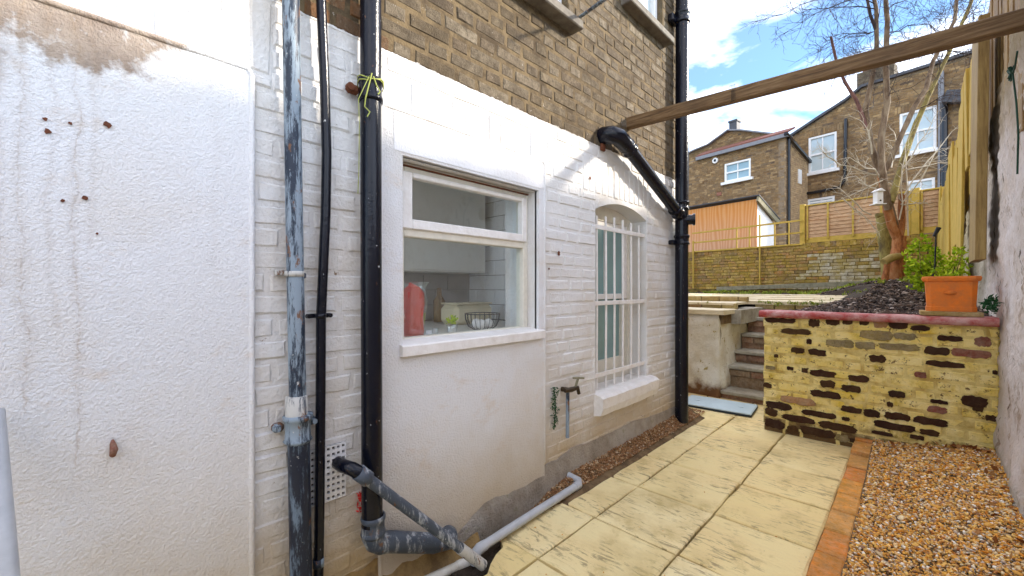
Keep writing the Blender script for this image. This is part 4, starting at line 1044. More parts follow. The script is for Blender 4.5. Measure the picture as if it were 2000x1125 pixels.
# ================================================================ GARDEN RETAINING WALL
GY = 3.99
gw = thing('retaining_wall', 'low flaking cream painted brick wall with dark bricks showing and a red coping', 'wall', (-.27, GY, 0))
mb = MB(); mb.box((-.265, GY + .1155, .44), (1.285, .225, 1.04)); mb.box((-.80, GY + 1.1, .44), (.21, 1.74, 1.035)); part('core', mb, M['cream_joint'], gw)
items = [(*r, 'cream', 0) for r in bond(-.914, .385, -.02, .955, jit=.012)]
lay(gw, (0, GY, 0), (1, 0, 0), (0, -1, 0), items, 300, .03, .009, .004, .0025, smooth=False)
patches = """50,110,270,150 r;360,120,440,180 b;480,115,580,165 r;600,120,670,160 r;720,120,790,165 r;820,122,920,185 g;925,122,1060,190 b;1080,165,1220,205 b;1490,135,1610,165 b
165,185,375,235 b;345,258,382,298 b;720,200,960,270 o;962,215,1120,270 o;1270,235,1450,282 b;1535,245,1655,320 e;480,262,680,325 o;690,280,830,338 o;850,288,1140,350 o;1180,312,1355,380 b;1365,328,1655,402 e
235,320,330,365 b;360,330,485,385 b;115,370,145,395 b;790,370,910,430 b;1180,412,1465,468 b;55,450,125,480 o;205,455,255,485 b;310,465,355,505 r;370,475,550,540 b;640,512,785,575 b;1110,490,1195,540 e;1662,490,1700,508 b
440,550,548,610 b;590,585,735,645 b;40,570,100,610 r;370,622,590,690 b;925,625,1045,680 b;1225,690,1345,724 b;1440,655,1625,748 b;158,662,405,735 g;915,705,960,745 b;1200,735,1340,795 e;55,700,240,768 r;50,745,140,810 b
590,735,738,792 b;750,757,865,820 b;310,762,550,825 b;895,778,1085,842 b;595,812,652,845 b;1105,808,1340,884 b;1612,797,1706,848 b;170,792,405,862 b;430,845,695,922 b;826,842,1108,918 b;1148,897,1285,955 b
50,822,190,905 b;205,872,290,940 b;300,878,540,962 b;552,935,645,995 o;650,962,712,1005 b;805,910,960,950 b;1075,945,1180,972 b;1520,735,1600,780 b"""
rng = random.Random(11); PM = dict(b='bare_brick', r='bare_brick', o='olive_brick', g='orange_brick', e='red_brick')
nrm = Vector((0, -1, 0)); U = nrm.cross(Vector((0, 0, 1))); Rw = Matrix((U, nrm, Vector((0, 0, 1)))).transposed().to_4x4()
for s_ in patches.replace('\n', ';').split(';'):
    cds, t = s_.split(' '); xa, ya, xb, yb = [float(q) for q in cds.split(',')]; sc = 1887 / 520
    ymid = (ya + yb) / 2; um = 1480 + (xa + xb) / 2 / sc
    slope = (564 - (590 + ymid / sc)) / (180 - um)          # courses fall away with the perspective
    Cp = at_y(um, 590 + ymid / sc, GY); L0 = at_y(1480 + xa / sc, 590 + ymid / sc, GY).x; L1 = at_y(1480 + xb / sc, 590 + ymid / sc, GY).x
    hpx = (yb - ya) / sc - abs(slope) * (xb - xa) / sc * .45
    tt = (GY) / ray(um, 500).y; h = max(.03, hpx / FPX * tt)
    h = min(h, .076); l = abs(L1 - L0) * 1.03
    vs, fs = outline_mesh(l, h, .02, .01, rng); mb = MB(); mb.add(vs, fs); me = mb.mesh('brick', M[PM[t]]); fixnormals(me)
    o = bpy.data.objects.new('brick', me); COL.objects.link(o); o.matrix_basis = Matrix.Translation((Cp.x, GY - .0065 - rng.uniform(0, .002), Cp.z)) @ Rw; adopt(o, gw)
# left end of the wall is built of bare dark bricks low down; red tile coping on top
mb = MB(); prof_ = [(-.035, .955), (-.048, .972), (-.05, .99), (-.035, 1.006), (.0, 1.012), (.22, 1.008), (.235, .99), (.235, .955)]
N = 46; vs = []
for i in range(N + 1):
    x = -.94 + 1.32 * i / N
    for (a, b) in prof_: vs.append((x, GY + a + .004 * nz(x, b, 0, 9), b + .004 * nz(x, a, 3, 7)))
m_ = len(prof_); mb.add(vs, [(i * m_ + k, i * m_ + (k + 1) % m_, (i + 1) * m_ + (k + 1) % m_, (i + 1) * m_ + k) for i in range(N) for k in range(m_)], 0, True)
mb.add(vs[:m_], [list(range(m_))]); mb.add(vs[-m_:], [list(range(m_))])
nt_ = NT('red_coping'); c = nt_.mix(nt_.ramp(nt_.noise(9, 6, .7), [(.40, 0.0), (.62, 1.0)]), (.34, .045, .04), (.52, .30, .28)); z_ = nt_.geo.outputs['Normal']
c = nt_.mix(nt_.ramp(nt_.noise(20, 5, .7), [(.6, 0.0), (.7, .6)]), c, (.18, .10, .06)); nt_.done(c, .55, nt_.bump(nt_.noise(40, 5), .5, .006), .35); M['coping'] = nt_.mat
part('coping', mb, M['coping'], gw)

# ================================================================ STEPS, LEFT RETAINING WALL, TERRACE
st = thing('garden_steps', 'five worn brick and stone steps climbing between the two low walls', 'steps', (-1.2, 5.2, 0))
tops = [(.09, 4.79), (.33, 5.03), (.47, 5.28), (.65, 5.53), (.835, 5.78)]; pz = -.1
for i, (z, y) in enumerate(tops):
    y2 = tops[i + 1][1] if i < 4 else 6.05
    mb = MB(); mb.box((-1.205, (y + 6.1) / 2 + .012, (pz + z - .03) / 2), (.60, 6.1 - y - .02, z - .03 - pz)); part('riser', mb, M['step_brick'], st)
    # brick nosing and tread
    mb = MB(); mb.box((-1.207, (y + y2) / 2 + .01, z - .02), (.604, y2 - y + .04, .04), ch=.008); part('tread', mb, M['concrete'], st)
    if i in (1, 2, 3, 4):
        its = bond(-1.50, -.905, max(pz, z - .04 - .075), z - .045, flemish=False, jit=.01)
        for r in its:
            me = brick_mesh(r[1] - r[0], r[3] - r[2], .03, .005, .002, M['step_brick'], False); o = bpy.data.objects.new('brick', me); COL.objects.link(o)
            o.matrix_basis = Matrix.Translation(((r[0] + r[1]) / 2, y + .004, (r[2] + r[3]) / 2)) @ Rw; adopt(o, st)
    pz = z - .03
lw = thing('white_garden_wall', 'short curved white rendered wall left of the steps, peeling at its foot', 'wall', (-2.2, 4.9, 0))
def lwf(i, j):
    # front face then rounded corner then side face
    s_ = i * 3.3; z = -.02 + .93 * j
    if s_ < 2.0: x, y = -3.55 + s_, 4.80; nx_, ny_ = 0, -1
    elif s_ < 2.15: t = (s_ - 2.0) / .15 * math.pi / 2; x, y = -1.55 + .06 * math.sin(t), 4.86 - .06 * math.cos(t); nx_, ny_ = math.sin(t), -math.cos(t)
    else: x, y = -1.49, 4.86 + (s_ - 2.15); nx_, ny_ = 1, 0
    d = .028 * nz(s_, z, 0, 2.6) + .012 * nz(s_, z, 4, 9) + .06 * (1 - j) * .4 - .02 * sm(j, .9, 1) 
    if nx_ > .5: d -= .03 + .12 * sm(y, 4.9, 5.9) * 0
    return (x + nx_ * d, y + ny_ * d, z)
mb = MB(); mb.grid(lwf, 110, 30); part('render_skin', mb, None or M['paint_brick'], lw)
nt_ = NT('peeling_white'); z_ = nt_.sep()[2]
c = nt_.mix(nt_.ramp(nt_.noise(4, 6, .65), [(.42, 0.0), (.7, 1.0)]), (.74, .72, .64), (.58, .52, .38))
c = nt_.mix(nt_.ramp(nt_.noise(7.3, 6, .75), [(.60, 0.0), (.62, 1.0)]), c, (.36, .29, .10))
c = nt_.mix(nt_.ramp(nt_.noise(5, 7, .8, dist=1.0), [(.495, 0.0), (.5, .6), (.505, 0.0)]), c, (.12, .08, .05))
c = nt_.mix(nt_.ramp(nt_.math('ADD', z_, nt_.math('MULTIPLY', nt_.noise(6, 5), .3)), [(.22, 1.0), (.30, 0.0)]), c, (.16, .08, .035))
nt_.done(c, .7, nt_.bump(nt_.noise(20, 6, .7), .6, .015), .25); M['peeling'] = nt_.mat
lw.children[0].data.materials[0] = M['peeling']
mb = MB(); mb.box((-2.52, 5.4, .44), (1.98, 1.1, .88)); part('core', mb, M['concrete'], lw)
part('flank', MB().box((-1.50, 5.62, .87), (.20, .98, .16)), M['concrete'], st)
terr = setting('terrace', MB().box((-2.6, 6.0, .86), (2.2, 2.3, .12)), M['dirt'])
def bigslab(x0, x1, y0, y1, z, th=.055): 
    o = slab(x0, x1, y0, y1, z, th, 'terrace_slab', terr, gap=.005, tilt=.006); return o
m_simple('terrace_slab', (.68, .60, .42), .6, .5, 7, .6, 40, dark=(.45, .38, .20))
for (x0, x1) in ((-3.5, -2.9), (-2.9, -2.3), (-2.3, -1.86), (-1.86, -1.46)): bigslab(x0, x1, 4.76, 5.20, .962)
# brick upstand and upper terrace slabs
up = thing('terrace_brick_upstand', 'mossy orange brick step edge running across the terrace', 'wall', (-1.6, 5.9, .95))
its = [(*r, 'terrace_brick', 0) for r in bond(-3.6, -1.48, .955, 1.02, flemish=False)]
lay(up, (0, 5.22, 0), (1, 0, 0), (0, -1, 0), its, 300, .09, .005, .004, .004)
its = [(*r, 'terrace_brick', 0) for r in bond(-1.5, -.42, .925, 1.0, flemish=False)]
lay(up, (0, 6.12, 0), (1, 0, 0), (0, -1, 0), its, 300, .09, .005, .004, .006)
its = [(*r, 'terrace_brick', 0) for r in bond(-3.6, -1.5, 1.02, 1.09, flemish=False)]
lay(up, (0, 5.75, 0), (1, 0, 0), (0, -1, 0), its, 300, .09, .005, .004, .004)
for (x0, x1) in ((-3.5, -2.9), (-2.9, -2.3), (-2.3, -1.9), (-1.9, -1.5)): bigslab(x0, x1, 5.20, 5.76, 1.028, .03)
y = 6.10
for j in range(4):
    x = -3.4 + .05 * j
    while x < -.5 - (.05 * j): x1 = min(x + .6, -.42 - .05 * j); bigslab(x, x1, y, y + .6, 1.035 + .018 * j, .05); x = x1
    y += .6
mb = MB(); mb.box((-.48, 6.15, 1.045), (.13, .215, .065), Matrix.Rotation(.3, 3, 'Z'), ch=.006); single('loose_brick', mb, M['red_brick'], 'loose red brick lying at the end of the terrace slabs', 'brick')
# soil bed and terrain behind
mb = MB(); mb.grid(lambda i, j: (-.87 + 1.27 * i, 4.12 + 8.4 * j, bed_z(-.87 + 1.27 * i, 4.12 + 8.4 * j)), 20, 84)
mb.grid(lambda i, j: (-6.5 + 5.63 * i, 6.14 + 6.38 * j, bed_z(-6.5 + 5.63 * i, 6.14 + 6.38 * j) - .002), 56, 64); setting('soil_bed', mb, M['soil'])
pts = []
while len(pts) < 13000:
    y = 4.12 + 6.6 * random.random() ** 1.7; x = random.uniform(-1.3, .38)
    if x < -.88 and y < 6.2: continue
    if x < -.42 and 6.0 < y < 8.3: continue
    pts.append((x, y, bed_z(x, y) + random.uniform(-.004, .012)))
o = scatter('bark_mulch', pts, .014, .05, .3, 'bark_chips', tumble=.6); tag(o, 'dark bark chippings covering the raised bed behind the cream wall', 'mulch')
mb = MB()
for _ in range(150):
    x = random.uniform(-3.4, .3); y = random.uniform(8.3, 10.6) if x < -.4 else random.uniform(7.8, 10.5); leaves(mb, (x, y, bed_z(x, y) + .02), (.06, .06, .02), 14, .05, 1.2)
for _ in range(40):
    x = random.uniform(-3.2, -.4); y = random.choice([5.22, 5.75, 6.08, 6.12]) ; leaves(mb, (x, y, bed_z(x, 6.2) + .06), (.05, .02, .015), 8, .03, 1.2)
for _ in range(16):
    x = random.uniform(-1.4, -.42); leaves(mb, (x, 6.07, 1.0), (.04, .02, .015), 8, .035, 1.2)
part('weeds', mb, M['weed'], None, recalc=False); tag(bpy.context.scene.objects['weeds'], 'small yellow green weeds scattered over the far terrace', 'weeds', kind='stuff')

# terracotta trough on a stone slab
tr = thing('terracotta_planter', 'rectangular orange terracotta planter with a rolled rim on the cream wall', 'planter', (.175, GY + .10, 1.035))
PYC = GY + .105
mb = MB(); mb.box((.172, PYC, 1.027), (.29, .235, .03), Matrix.Rotation(.02, 3, 'Z'), ch=.004); single('stone_slip', mb, M['terrace_brick'], 'flat stone slip under the terracotta planter', 'stone')
mb = MB(); hz = 1.043
ringz = [(0, .9), (.03, .9), (.033, .87), (.195, .93), (.2, .93), (.205, 1.02), (.222, 1.06), (.235, 1.03), (.236, .93), (.20, .90), (.19, .86)]
vs = []; K = 28
def sq(t, hx, hy):
    c, s_ = math.cos(t), math.sin(t); p = 9; r = (abs(c) ** p + abs(s_) ** p) ** (-1 / p); return c * r * hx, s_ * r * hy
for (z, q) in ringz:
    for k in range(K): a, b = sq(2 * math.pi * k / K, .132 * q, .105 * q); vs.append((.176 + a, PYC + b, hz + z))
mb.add(vs, [(i * K + k, i * K + (k + 1) % K, (i + 1) * K + (k + 1) % K, (i + 1) * K + k) for i in range(len(ringz) - 1) for k in range(K)], 0, False)
mb.add(vs[:K], [list(range(K))]); part('trough', mb, M['terracotta'], tr)
mb = MB(); vs = []
for (r, d) in ((1, 0), (.85, .009), (.5, .013), (.01, .014)):
    for k in range(16): vs.append((.174 + .030 * r * math.cos(k * math.pi / 8), PYC - .0955 - d * 1.3, hz + .125 + .014 * r * math.sin(k * math.pi / 8)))
mb.add(vs, [(i * 16 + k, i * 16 + (k + 1) % 16, (i + 1) * 16 + (k + 1) % 16, (i + 1) * 16 + k) for i in range(3) for k in range(16)], 0, True); part('boss', mb, M['terracotta'], tr)
mb = MB(); mb.box((.176, PYC, hz + .19), (.22, .17, .01)); part('compost', mb, M['soil'], tr)

# ================================================================ RIGHT BOUNDARY WALL AND FENCE
rw = thing('boundary_wall', 'tall crumbling whitewashed boundary wall along the right side', 'wall', (.5, 5, 0))
XR = .375
def rtop(y): return 1.75 + 1.0 * sm(y, 1.7, 1.95) - .5 * sm(y, 3.7, 4.7) + .12 * nz(y, 0, 0, 1.3) + .10 * nz(y, 2, 0, 4) - .3 * sm(y, 5.2, 7)  # unseen stretch behind the camera kept lower to even out the skylight
RY0 = -4.0
def rwf(i, j):
    y = RY0 + (12.5 - RY0) * i; zt = rtop(y); z = -.2 + (zt + .2) * j
    course = .004 * math.cos(z / .075 * 6.283)
    d = .022 * nz(y, z, 0, 2.2) + .014 * nz(y, z, 3, 6) + .007 * nz(y, z, 7, 17) + course + .03 * sm(.6 - z, 0, .5) + .05 * sm(z, zt - .12, zt) * -1
    return (XR + .01 - d, y, z)
mb = MB(); mb.grid(rwf, 520, 90)
mb.grid(lambda i, j: (XR + .06 + .3 * j, RY0 + (12.5 - RY0) * i, rtop(RY0 + (12.5 - RY0) * i) + .04 * nz(i * 90, j * 3, 0, 1)), 260, 3)
mb.box((XR + .25, 7.2, 1.0), (.24, 10.4, 2.0)); mb.box((XR + .25, -1.0, .75), (.24, 5.9, 1.5)); part('masonry', mb, M['old_render'], rw)
fence = thing('board_fence', 'upright weathered boards fixed along the top of the right hand wall', 'fence', (XR, 6, 1.4))
FXX = XR - .05
def board(u0, u1, vt, vb, x=FXX, mat='fence_wood', th=.02, yy=None):
    a = at_x(u0, 400, x).y; b = at_x(u1, 400, x).y; ym = (a + b) / 2; um = (u0 + u1) / 2; zt = at_x(um, vt, x).z; zb = at_x(um, vb, x).z
    mb = MB(); mb.box((x, ym, (zt + zb) / 2), (th, abs(b - a), abs(zt - zb)), Matrix.Rotation(random.uniform(-.02, .02), 3, 'Y') @ Matrix.Rotation(random.uniform(-.01, .01), 3, 'X'), ch=.003)
    return mb
posts = [(1905.5, 1919, 55, 510, .315, .05)]
for (u0, u1, vt, vb, x, th) in posts: part('post', board(u0, u1, vt, vb, x, th=th), M['post_wood'], fence)
for (u0, u1, vt, vb) in ((1872, 1881, 200, 560), (1881.5, 1886, 168, 330), (1886.5, 1891, 142, 330), (1891.5, 1896.5, 140, 275), (1897, 1900.5, 115, 300), (1901, 1904.5, 85, 330), (1855, 1863, 290, 560), (1863.5, 1871, 300, 480), (1842, 1849, 365, 560), (1849.5, 1855, 330, 545), (1836, 1841.5, 385, 545), (1831, 1835.5, 372, 520)):
    part('board', board(u0, u1, vt, vb, FXX + random.uniform(-.012, .012)), M['fence_wood'], fence)
# boards nearer the camera, rusty brown, standing on top of the wall (they run on past the frame)
y = 1.77
while y < 4.9:
    w = random.uniform(.09, .13); zt = 3.28 + random.uniform(-.018, .018); zb = 2.0
    if True:
        mb = MB(); mb.box((XR + .03 + random.uniform(-.008, .008), y + w / 2, (zt + zb) / 2), (.018, w, zt - zb), Matrix.Rotation(random.uniform(-.015, .015), 3, 'X'), ch=.003); part('board', mb, M['rust_board'], fence)
    y += w - .0005
while y < 11.2:
    w = random.uniform(.09, .13); zt = 3.26 - .12 * sm(y, 6, 11) + random.uniform(-.05, .05)
    mb = MB(); mb.box((XR + .045, y + w / 2, (zt + 1.9) / 2), (.018, w, zt - 1.9), Matrix.Rotation(random.uniform(-.015, .015), 3, 'X'), ch=.003); part('board', mb, M['fence_wood'], fence)
    y += w - .0005
for z in (2.5, 3.0): mb = MB(); mb.box((XR + .075, 6.5, z), (.04, 9.2, .07)); part('rail', mb, M['fence_wood'], fence)
# timber beam across the yard
a = at_x(1226, 242, WX - .005); b = Vector((XR + .25, 2.80, at_x(2000, 38, .334).z)); 
mb = MB(); mb.span(a, b, .062, .078, ch=.005); bo = part('timber_beam', mb, M['beam_wood']); tag(bo, 'long weathered timber beam spanning from the house wall to the right hand fence', 'beam')
mb = MB(); p = at_y(1432, 187, 2.79)
for k in range(3): mb.tube([p + Vector((.006 * k, -.034, -.05)), p + Vector((.006 * k, -.036, .05))], .0012, 4)
mb.tube([p + Vector((-.012, -.036, .05)), p + Vector((.02, -.037, .052)), p + Vector((.02, -.036, -.045)), p + Vector((-.008, -.037, -.05))], .0014, 4)
single('wire_tie', mb, M['black_wire'], 'thin wire tie wound round the timber beam', 'wire')
# green wire hanging on the right wall
q = at_x(1978, 142, XR - .05); mb = MB()
mb.tube([q + Vector((0, -.12, .05)), q + Vector((0, -.05, .0)), q, q + Vector((0, .05, -.02)), q + Vector((0, .10, -.0)), q + Vector((0, .04, .03)), q + Vector((0, -.03, .02)), q, at_x(1985, 200, XR - .05), at_x(1989, 260, XR - .045), at_x(1987, 340, XR - .045)], .0035, 6)
for k in range(4): mb.tube([q + Vector((0, random.uniform(-.02, .02), random.uniform(-.02, .02))), q + Vector((-.01, random.uniform(-.03, .03), random.uniform(-.04, .04)))], .007, 6)
single('garden_wire', mb, M['green_twine'], 'knotted dark green wire hanging on the right hand wall', 'wire')
# small ivy at the foot behind the pot
q = at_x(1938, 595, XR - .04); mb = MB(); leaves(mb, q, (.03, .05, .05), 170, .026); single('ivy', mb, M['dark_leaf'], 'small dark ivy in the corner right of the terracotta planter', 'plant')

# shrubs behind the planter
def shrub(name, lab, base, stems, n, size, spread, seed):
    random.seed(seed); t = thing(name, lab, 'shrub', base); base = Vector(base); mbs = MB(); mbl = MB()
    for (tip, r) in stems:
        tip = Vector(tip); mid = base.lerp(tip, .5) + Vector((random.uniform(-.04, .04), random.uniform(-.04, .04), 0)); mbs.tube([base, mid, tip], [.006, .004, .002], 5)
        for k in range(n):
            c = mid.lerp(tip, random.uniform(-.2, 1.08)) + Vector([random.gauss(0, spread * r) for _ in range(3)]); leaves(mbl, c, (.02, .02, .02), 7, size)
    part('stem', mbs, M['moss_bark'], t); part('leaves', mbl, M['leaf'], t, recalc=False)
by = 5.3
shrub('leafy_shrub', 'bright yellow green leafy shrub left behind the planter', at_y(1815, 590, by), [(at_y(u, v, by + random.uniform(-.2, .2)), 1) for u, v in ((1795, 470), (1810, 475), (1785, 500), (1822, 480), (1782, 530), (1800, 520))], 26, .042, .045, 3)
by = 4.9
shrub('small_shrub', 'smaller green shrub reaching up right behind the planter', at_y(1862, 590, by), [(at_y(u, v, by + random.uniform(-.1, .1)), 1) for u, v in ((1885, 478), (1893, 500), (1875, 490), (1850, 525), (1838, 530))], 13, .036, .03, 4)
random.seed(21)
mb = MB(); a = at_y(1812, 592, 5.1); mb.tube([a, at_y(1826, 520, 5.1), at_y(1828, 458, 5.1)], .006, 6); mb.tube([at_y(1824, 462, 5.1), at_y(1834, 444, 5.1)], [.012, .02], 6)
single('garden_cane', mb, M['black_wire'], 'dark cane standing between the two shrubs', 'cane')

# ================================================================ BACK WALL, FENCE PANELS, TRELLIS
EX = Vector((.9856, -.169, 0)).normalized(); EN = Vector((-EX.y * -1, 0, 0))
EN = Vector((EX.y, -EX.x, 0))          # towards the camera
BP = Vector((-1.37, 11.6, 0))
bw = thing('back_garden_wall', 'mossy old brick wall across the end of the garden', 'wall', (-2, 11.7, 1.1))
def arel(P): return (Vector((P.x, P.y, 0)) - BP).dot(EX)
aL = arel(at_pl(1335, 560, BP, EN)); aR = arel(at_pl(1848, 560, BP, EN))
mb = slab_boxes([(aL - 3, aR, .7, 2.245)], BP - EN * .008, EX, EN, .22); part('core', mb, M['old_mortar'], bw)
items = []
for r in bond(aL - .2, aR - .02, 1.17, 2.20, flemish=False, jit=.02):
    P = BP + EX * ((r[0] + r[1]) / 2); z = (r[2] + r[3]) / 2; d = P - CAM; u = 1000 + (d.x * math.cos(HEAD) + d.y * math.sin(HEAD)) / (-d.x * math.sin(HEAD) + d.y * math.cos(HEAD)) * FPX
    white = (1590 + (2.0 - z) * -60 < u < 1720 and z < 2.0 + .1 * nz(u * .03, z * 3) and nz(u * .02, z * 4, 2) > -.25)
    items.append((*r, 'old_white_brick' if white else 'old_brick', 0))
lay(bw, BP, EX, EN, items, 300, .05, .005, .005, .006)
its = []; a = aL - .2
while a < aR: w = random.uniform(.10, .115); its.append((a, a + w, 2.13, 2.245 + random.uniform(-.015, .01), 'old_brick', .004)); a += w + .01
lay(bw, BP, EX, EN, its, 0, .05, .005, .005, .006)
mb = MB(); p = at_pl(1400, 564, BP + EN * .25, EN); q = at_pl(1800, 549, BP + EN * .25, EN); mb.span(p, q, .04, .10, ch=.004); single('edging_plank', mb, M['verge_board'], 'long dark plank edging at the foot of the back garden wall', 'plank')
def fence_panel(P0, u0, u1, vt0, vt1, vb0, vb1, ub, lab, rows=9, mat='lap_wood', slat_ext=None):
    A = at_pl(u0, 460, P0, EN); B = at_pl(u1, 460, P0, EN)
    zt = (at_pl(u0, vt0, P0, EN).z + at_pl(u1, vt1, P0, EN).z) / 2; zb = (at_pl(u0, vb0, P0, EN).z + at_pl(u1, vb1, P0, EN).z) / 2
    A.z = B.z = 0; t = thing('lap_fence', lab, 'fence', ((A.x + B.x) / 2, (A.y + B.y) / 2, zb), 'lap fence panels on the back wall')
    L_ = (B - A).length; e = (B - A).normalized(); Rm = Matrix((e, Vector((-e.y, e.x, 0)), Vector((0, 0, 1)))).transposed()
    hgt = (zt - zb - .16) / rows
    for k in range(rows):
        z = zb + .13 + hgt * (k + .5); mb = MB(); nseg = 14; vs = []
        for i in range(nseg + 1):
            a = A + e * (L_ * i / nseg); wv = .010 * nz(i * .5, k * 3.1, u0, 1)
            for (dz, dn) in ((-hgt * .62 + wv, .018 + wv * .6), (hgt * .62 + .004 * nz(i, k), -.004)): 
                for th in (0, -.009): vs.append(a + Vector((0, 0, z + dz)) + Vector((e.y, -e.x, 0)) * (dn + th))
        fs = []
        for i in range(nseg):
            b0 = i * 4; fs += [(b0, b0 + 4, b0 + 6, b0 + 2), (b0 + 1, b0 + 3, b0 + 7, b0 + 5), (b0, b0 + 1, b0 + 5, b0 + 4), (b0 + 2, b0 + 6, b0 + 7, b0 + 3)]
        mb.add(vs, fs); part('slat', mb, M[mat], t)
    mb = MB(); mb.box((A + B) / 2 + Vector((0, 0, zb + .065)), (L_, .03, .13), Rm, ch=.004); part('gravel_board', mb, M['fence_wood'], t)
    mb = MB(); mb.box((A + B) / 2 + Vector((0, 0, zt - .005)), (L_, .06, .03), Rm, ch=.004); part('top_rail', mb, M['fence_wood'], t)
    for u in ub:
        a = at_pl(u, 460, P0, EN); a.z = 0; mb = MB(); mb.box(a + Vector((e.y, -e.x, 0)) * .035 + Vector((0, 0, (zb + zt) / 2 + .03)), (.035, .022, zt - zb - .07), Rm, ch=.003); part('batten', mb, M['fence_wood'], t)
    return t
P0 = BP - EN * .10
fence_panel(P0, 1574, 1783, 401, 374, 476, 458, (1578, 1618, 1667, 1722, 1778), 'long lap fence panel on the back wall, behind the tree')
fence_panel(P0, 1796, 1846, 372, 366, 457, 452, (1801, 1842), 'short lap fence panel in the far right corner')
for (u, vt, vb, w, lab) in ((1569, 400, 478, .10, 'square fence post at the left end of the lap panels'), (1789.5, 368, 458, .12, 'fence post between the two lap panels')):
    a = at_pl(u, 460, P0, EN); zt = at_pl(u, vt, P0, EN).z; zb = at_pl(u, vb, P0, EN).z; a.z = (zt + zb) / 2
    mb = MB(); mb.box(a + EN * .03, (w, .09, zt - zb), Matrix.Rotation(-.17, 3, 'Z'), ch=.006); single('fence_post', mb, M['fence_wood'], lab, 'post')
tl = thing('open_rail_fence', 'light open rail fence of thin battens on top of the mossy back wall', 'fence', BP + EX * (-2) + Vector((0, 0, 2.2)))
PR = BP + EN * .02
for (v0, v1) in ((455.5, 430), (474, 454), (491.5, 477)):
    mb = MB(); mb.span(at_pl(1352, v0 + .5, PR, EN), at_pl(1567, v1, PR, EN), .025, .04, ch=.002); part('rail', mb, M['fence_wood'], tl)
for (u, vt, vb) in ((1439, 446, 486), (1464, 443, 484), (1513, 437, 481), (1541, 434, 479), (1484, 420, 556), (1354, 470, 563)):
    a = at_pl(u, vt, PR + EN * .035, EN); b = at_pl(u, vb, PR + EN * .035, EN); mb = MB(); mb.span(a, b, .03 if vb < 500 else .045, .03, ch=.002); part('batten' if vb < 500 else 'post', mb, M['fence_wood'], tl)

# ================================================================ SHED BEYOND THE WALL
SP = BP - EN * .7
shed = thing('plywood_shed', 'orange plywood shed with a white side and mossy verge board behind the back wall', 'shed', at_pl(1420, 500, SP, EN))
A = at_pl(1345, 411, SP, EN); B = at_pl(1478, 388, SP, EN); zf = (A.z + B.z) / 2
Ab = Vector((A.x, A.y, 0)); Bb = Vector((B.x, B.y, 0)); back = -EN
zb = .8
aw = Ab - EX * 1.5
mb = MB(); mb.box(((aw + Bb) / 2 + back * .02) + Vector((0, 0, (zf + zb) / 2)), ((Bb - aw).length, .03, zf - zb), Matrix((EX, -EN, Vector((0, 0, 1)))).transposed()); part('front_wall', mb, M['plywood'], shed)
def hit(u, v, P, n): return at_pl(u, v, P, n)
SN = EX.copy()      # side plane normal
s1 = hit(1512, 434, Bb, SN); depth = (Vector((s1.x, s1.y, 0)) - Bb).dot(back); print('shed depth', depth, 'zf', zf, s1.z)
depth = max(.8, min(depth, 3.5))
mb = MB(); p0 = Bb + back * .04 - EX * .005; p1 = Bb + back * depth - EX * .005; mb.prism([p0 + Vector((0, 0, zb)), p1 + Vector((0, 0, zb)), p1 + Vector((0, 0, s1.z - .05)), p0 + Vector((0, 0, zf - .06))], -EX * .03); part('side_wall', mb, M['far_white'], shed)
mb = MB(); r0 = Bb + EN * .08 + Vector((0, 0, zf)); r1 = Bb + back * (depth + .15) + Vector((0, 0, s1.z)); mb.span(r0 + EX * .06, r1 + EX * .06, .05, .16); part('verge_board', mb, M['verge_board'], shed)
mb = MB(); ww = (Bb - aw).length; mb.prism([r0 + EX * .1 + Vector((0, 0, .07)), r1 + EX * .1 + Vector((0, 0, .07)), r1 - EX * ww + Vector((0, 0, .07)), r0 - EX * ww + Vector((0, 0, .07))], (0, 0, .03)); part('roof', mb, M['slate'], shed)

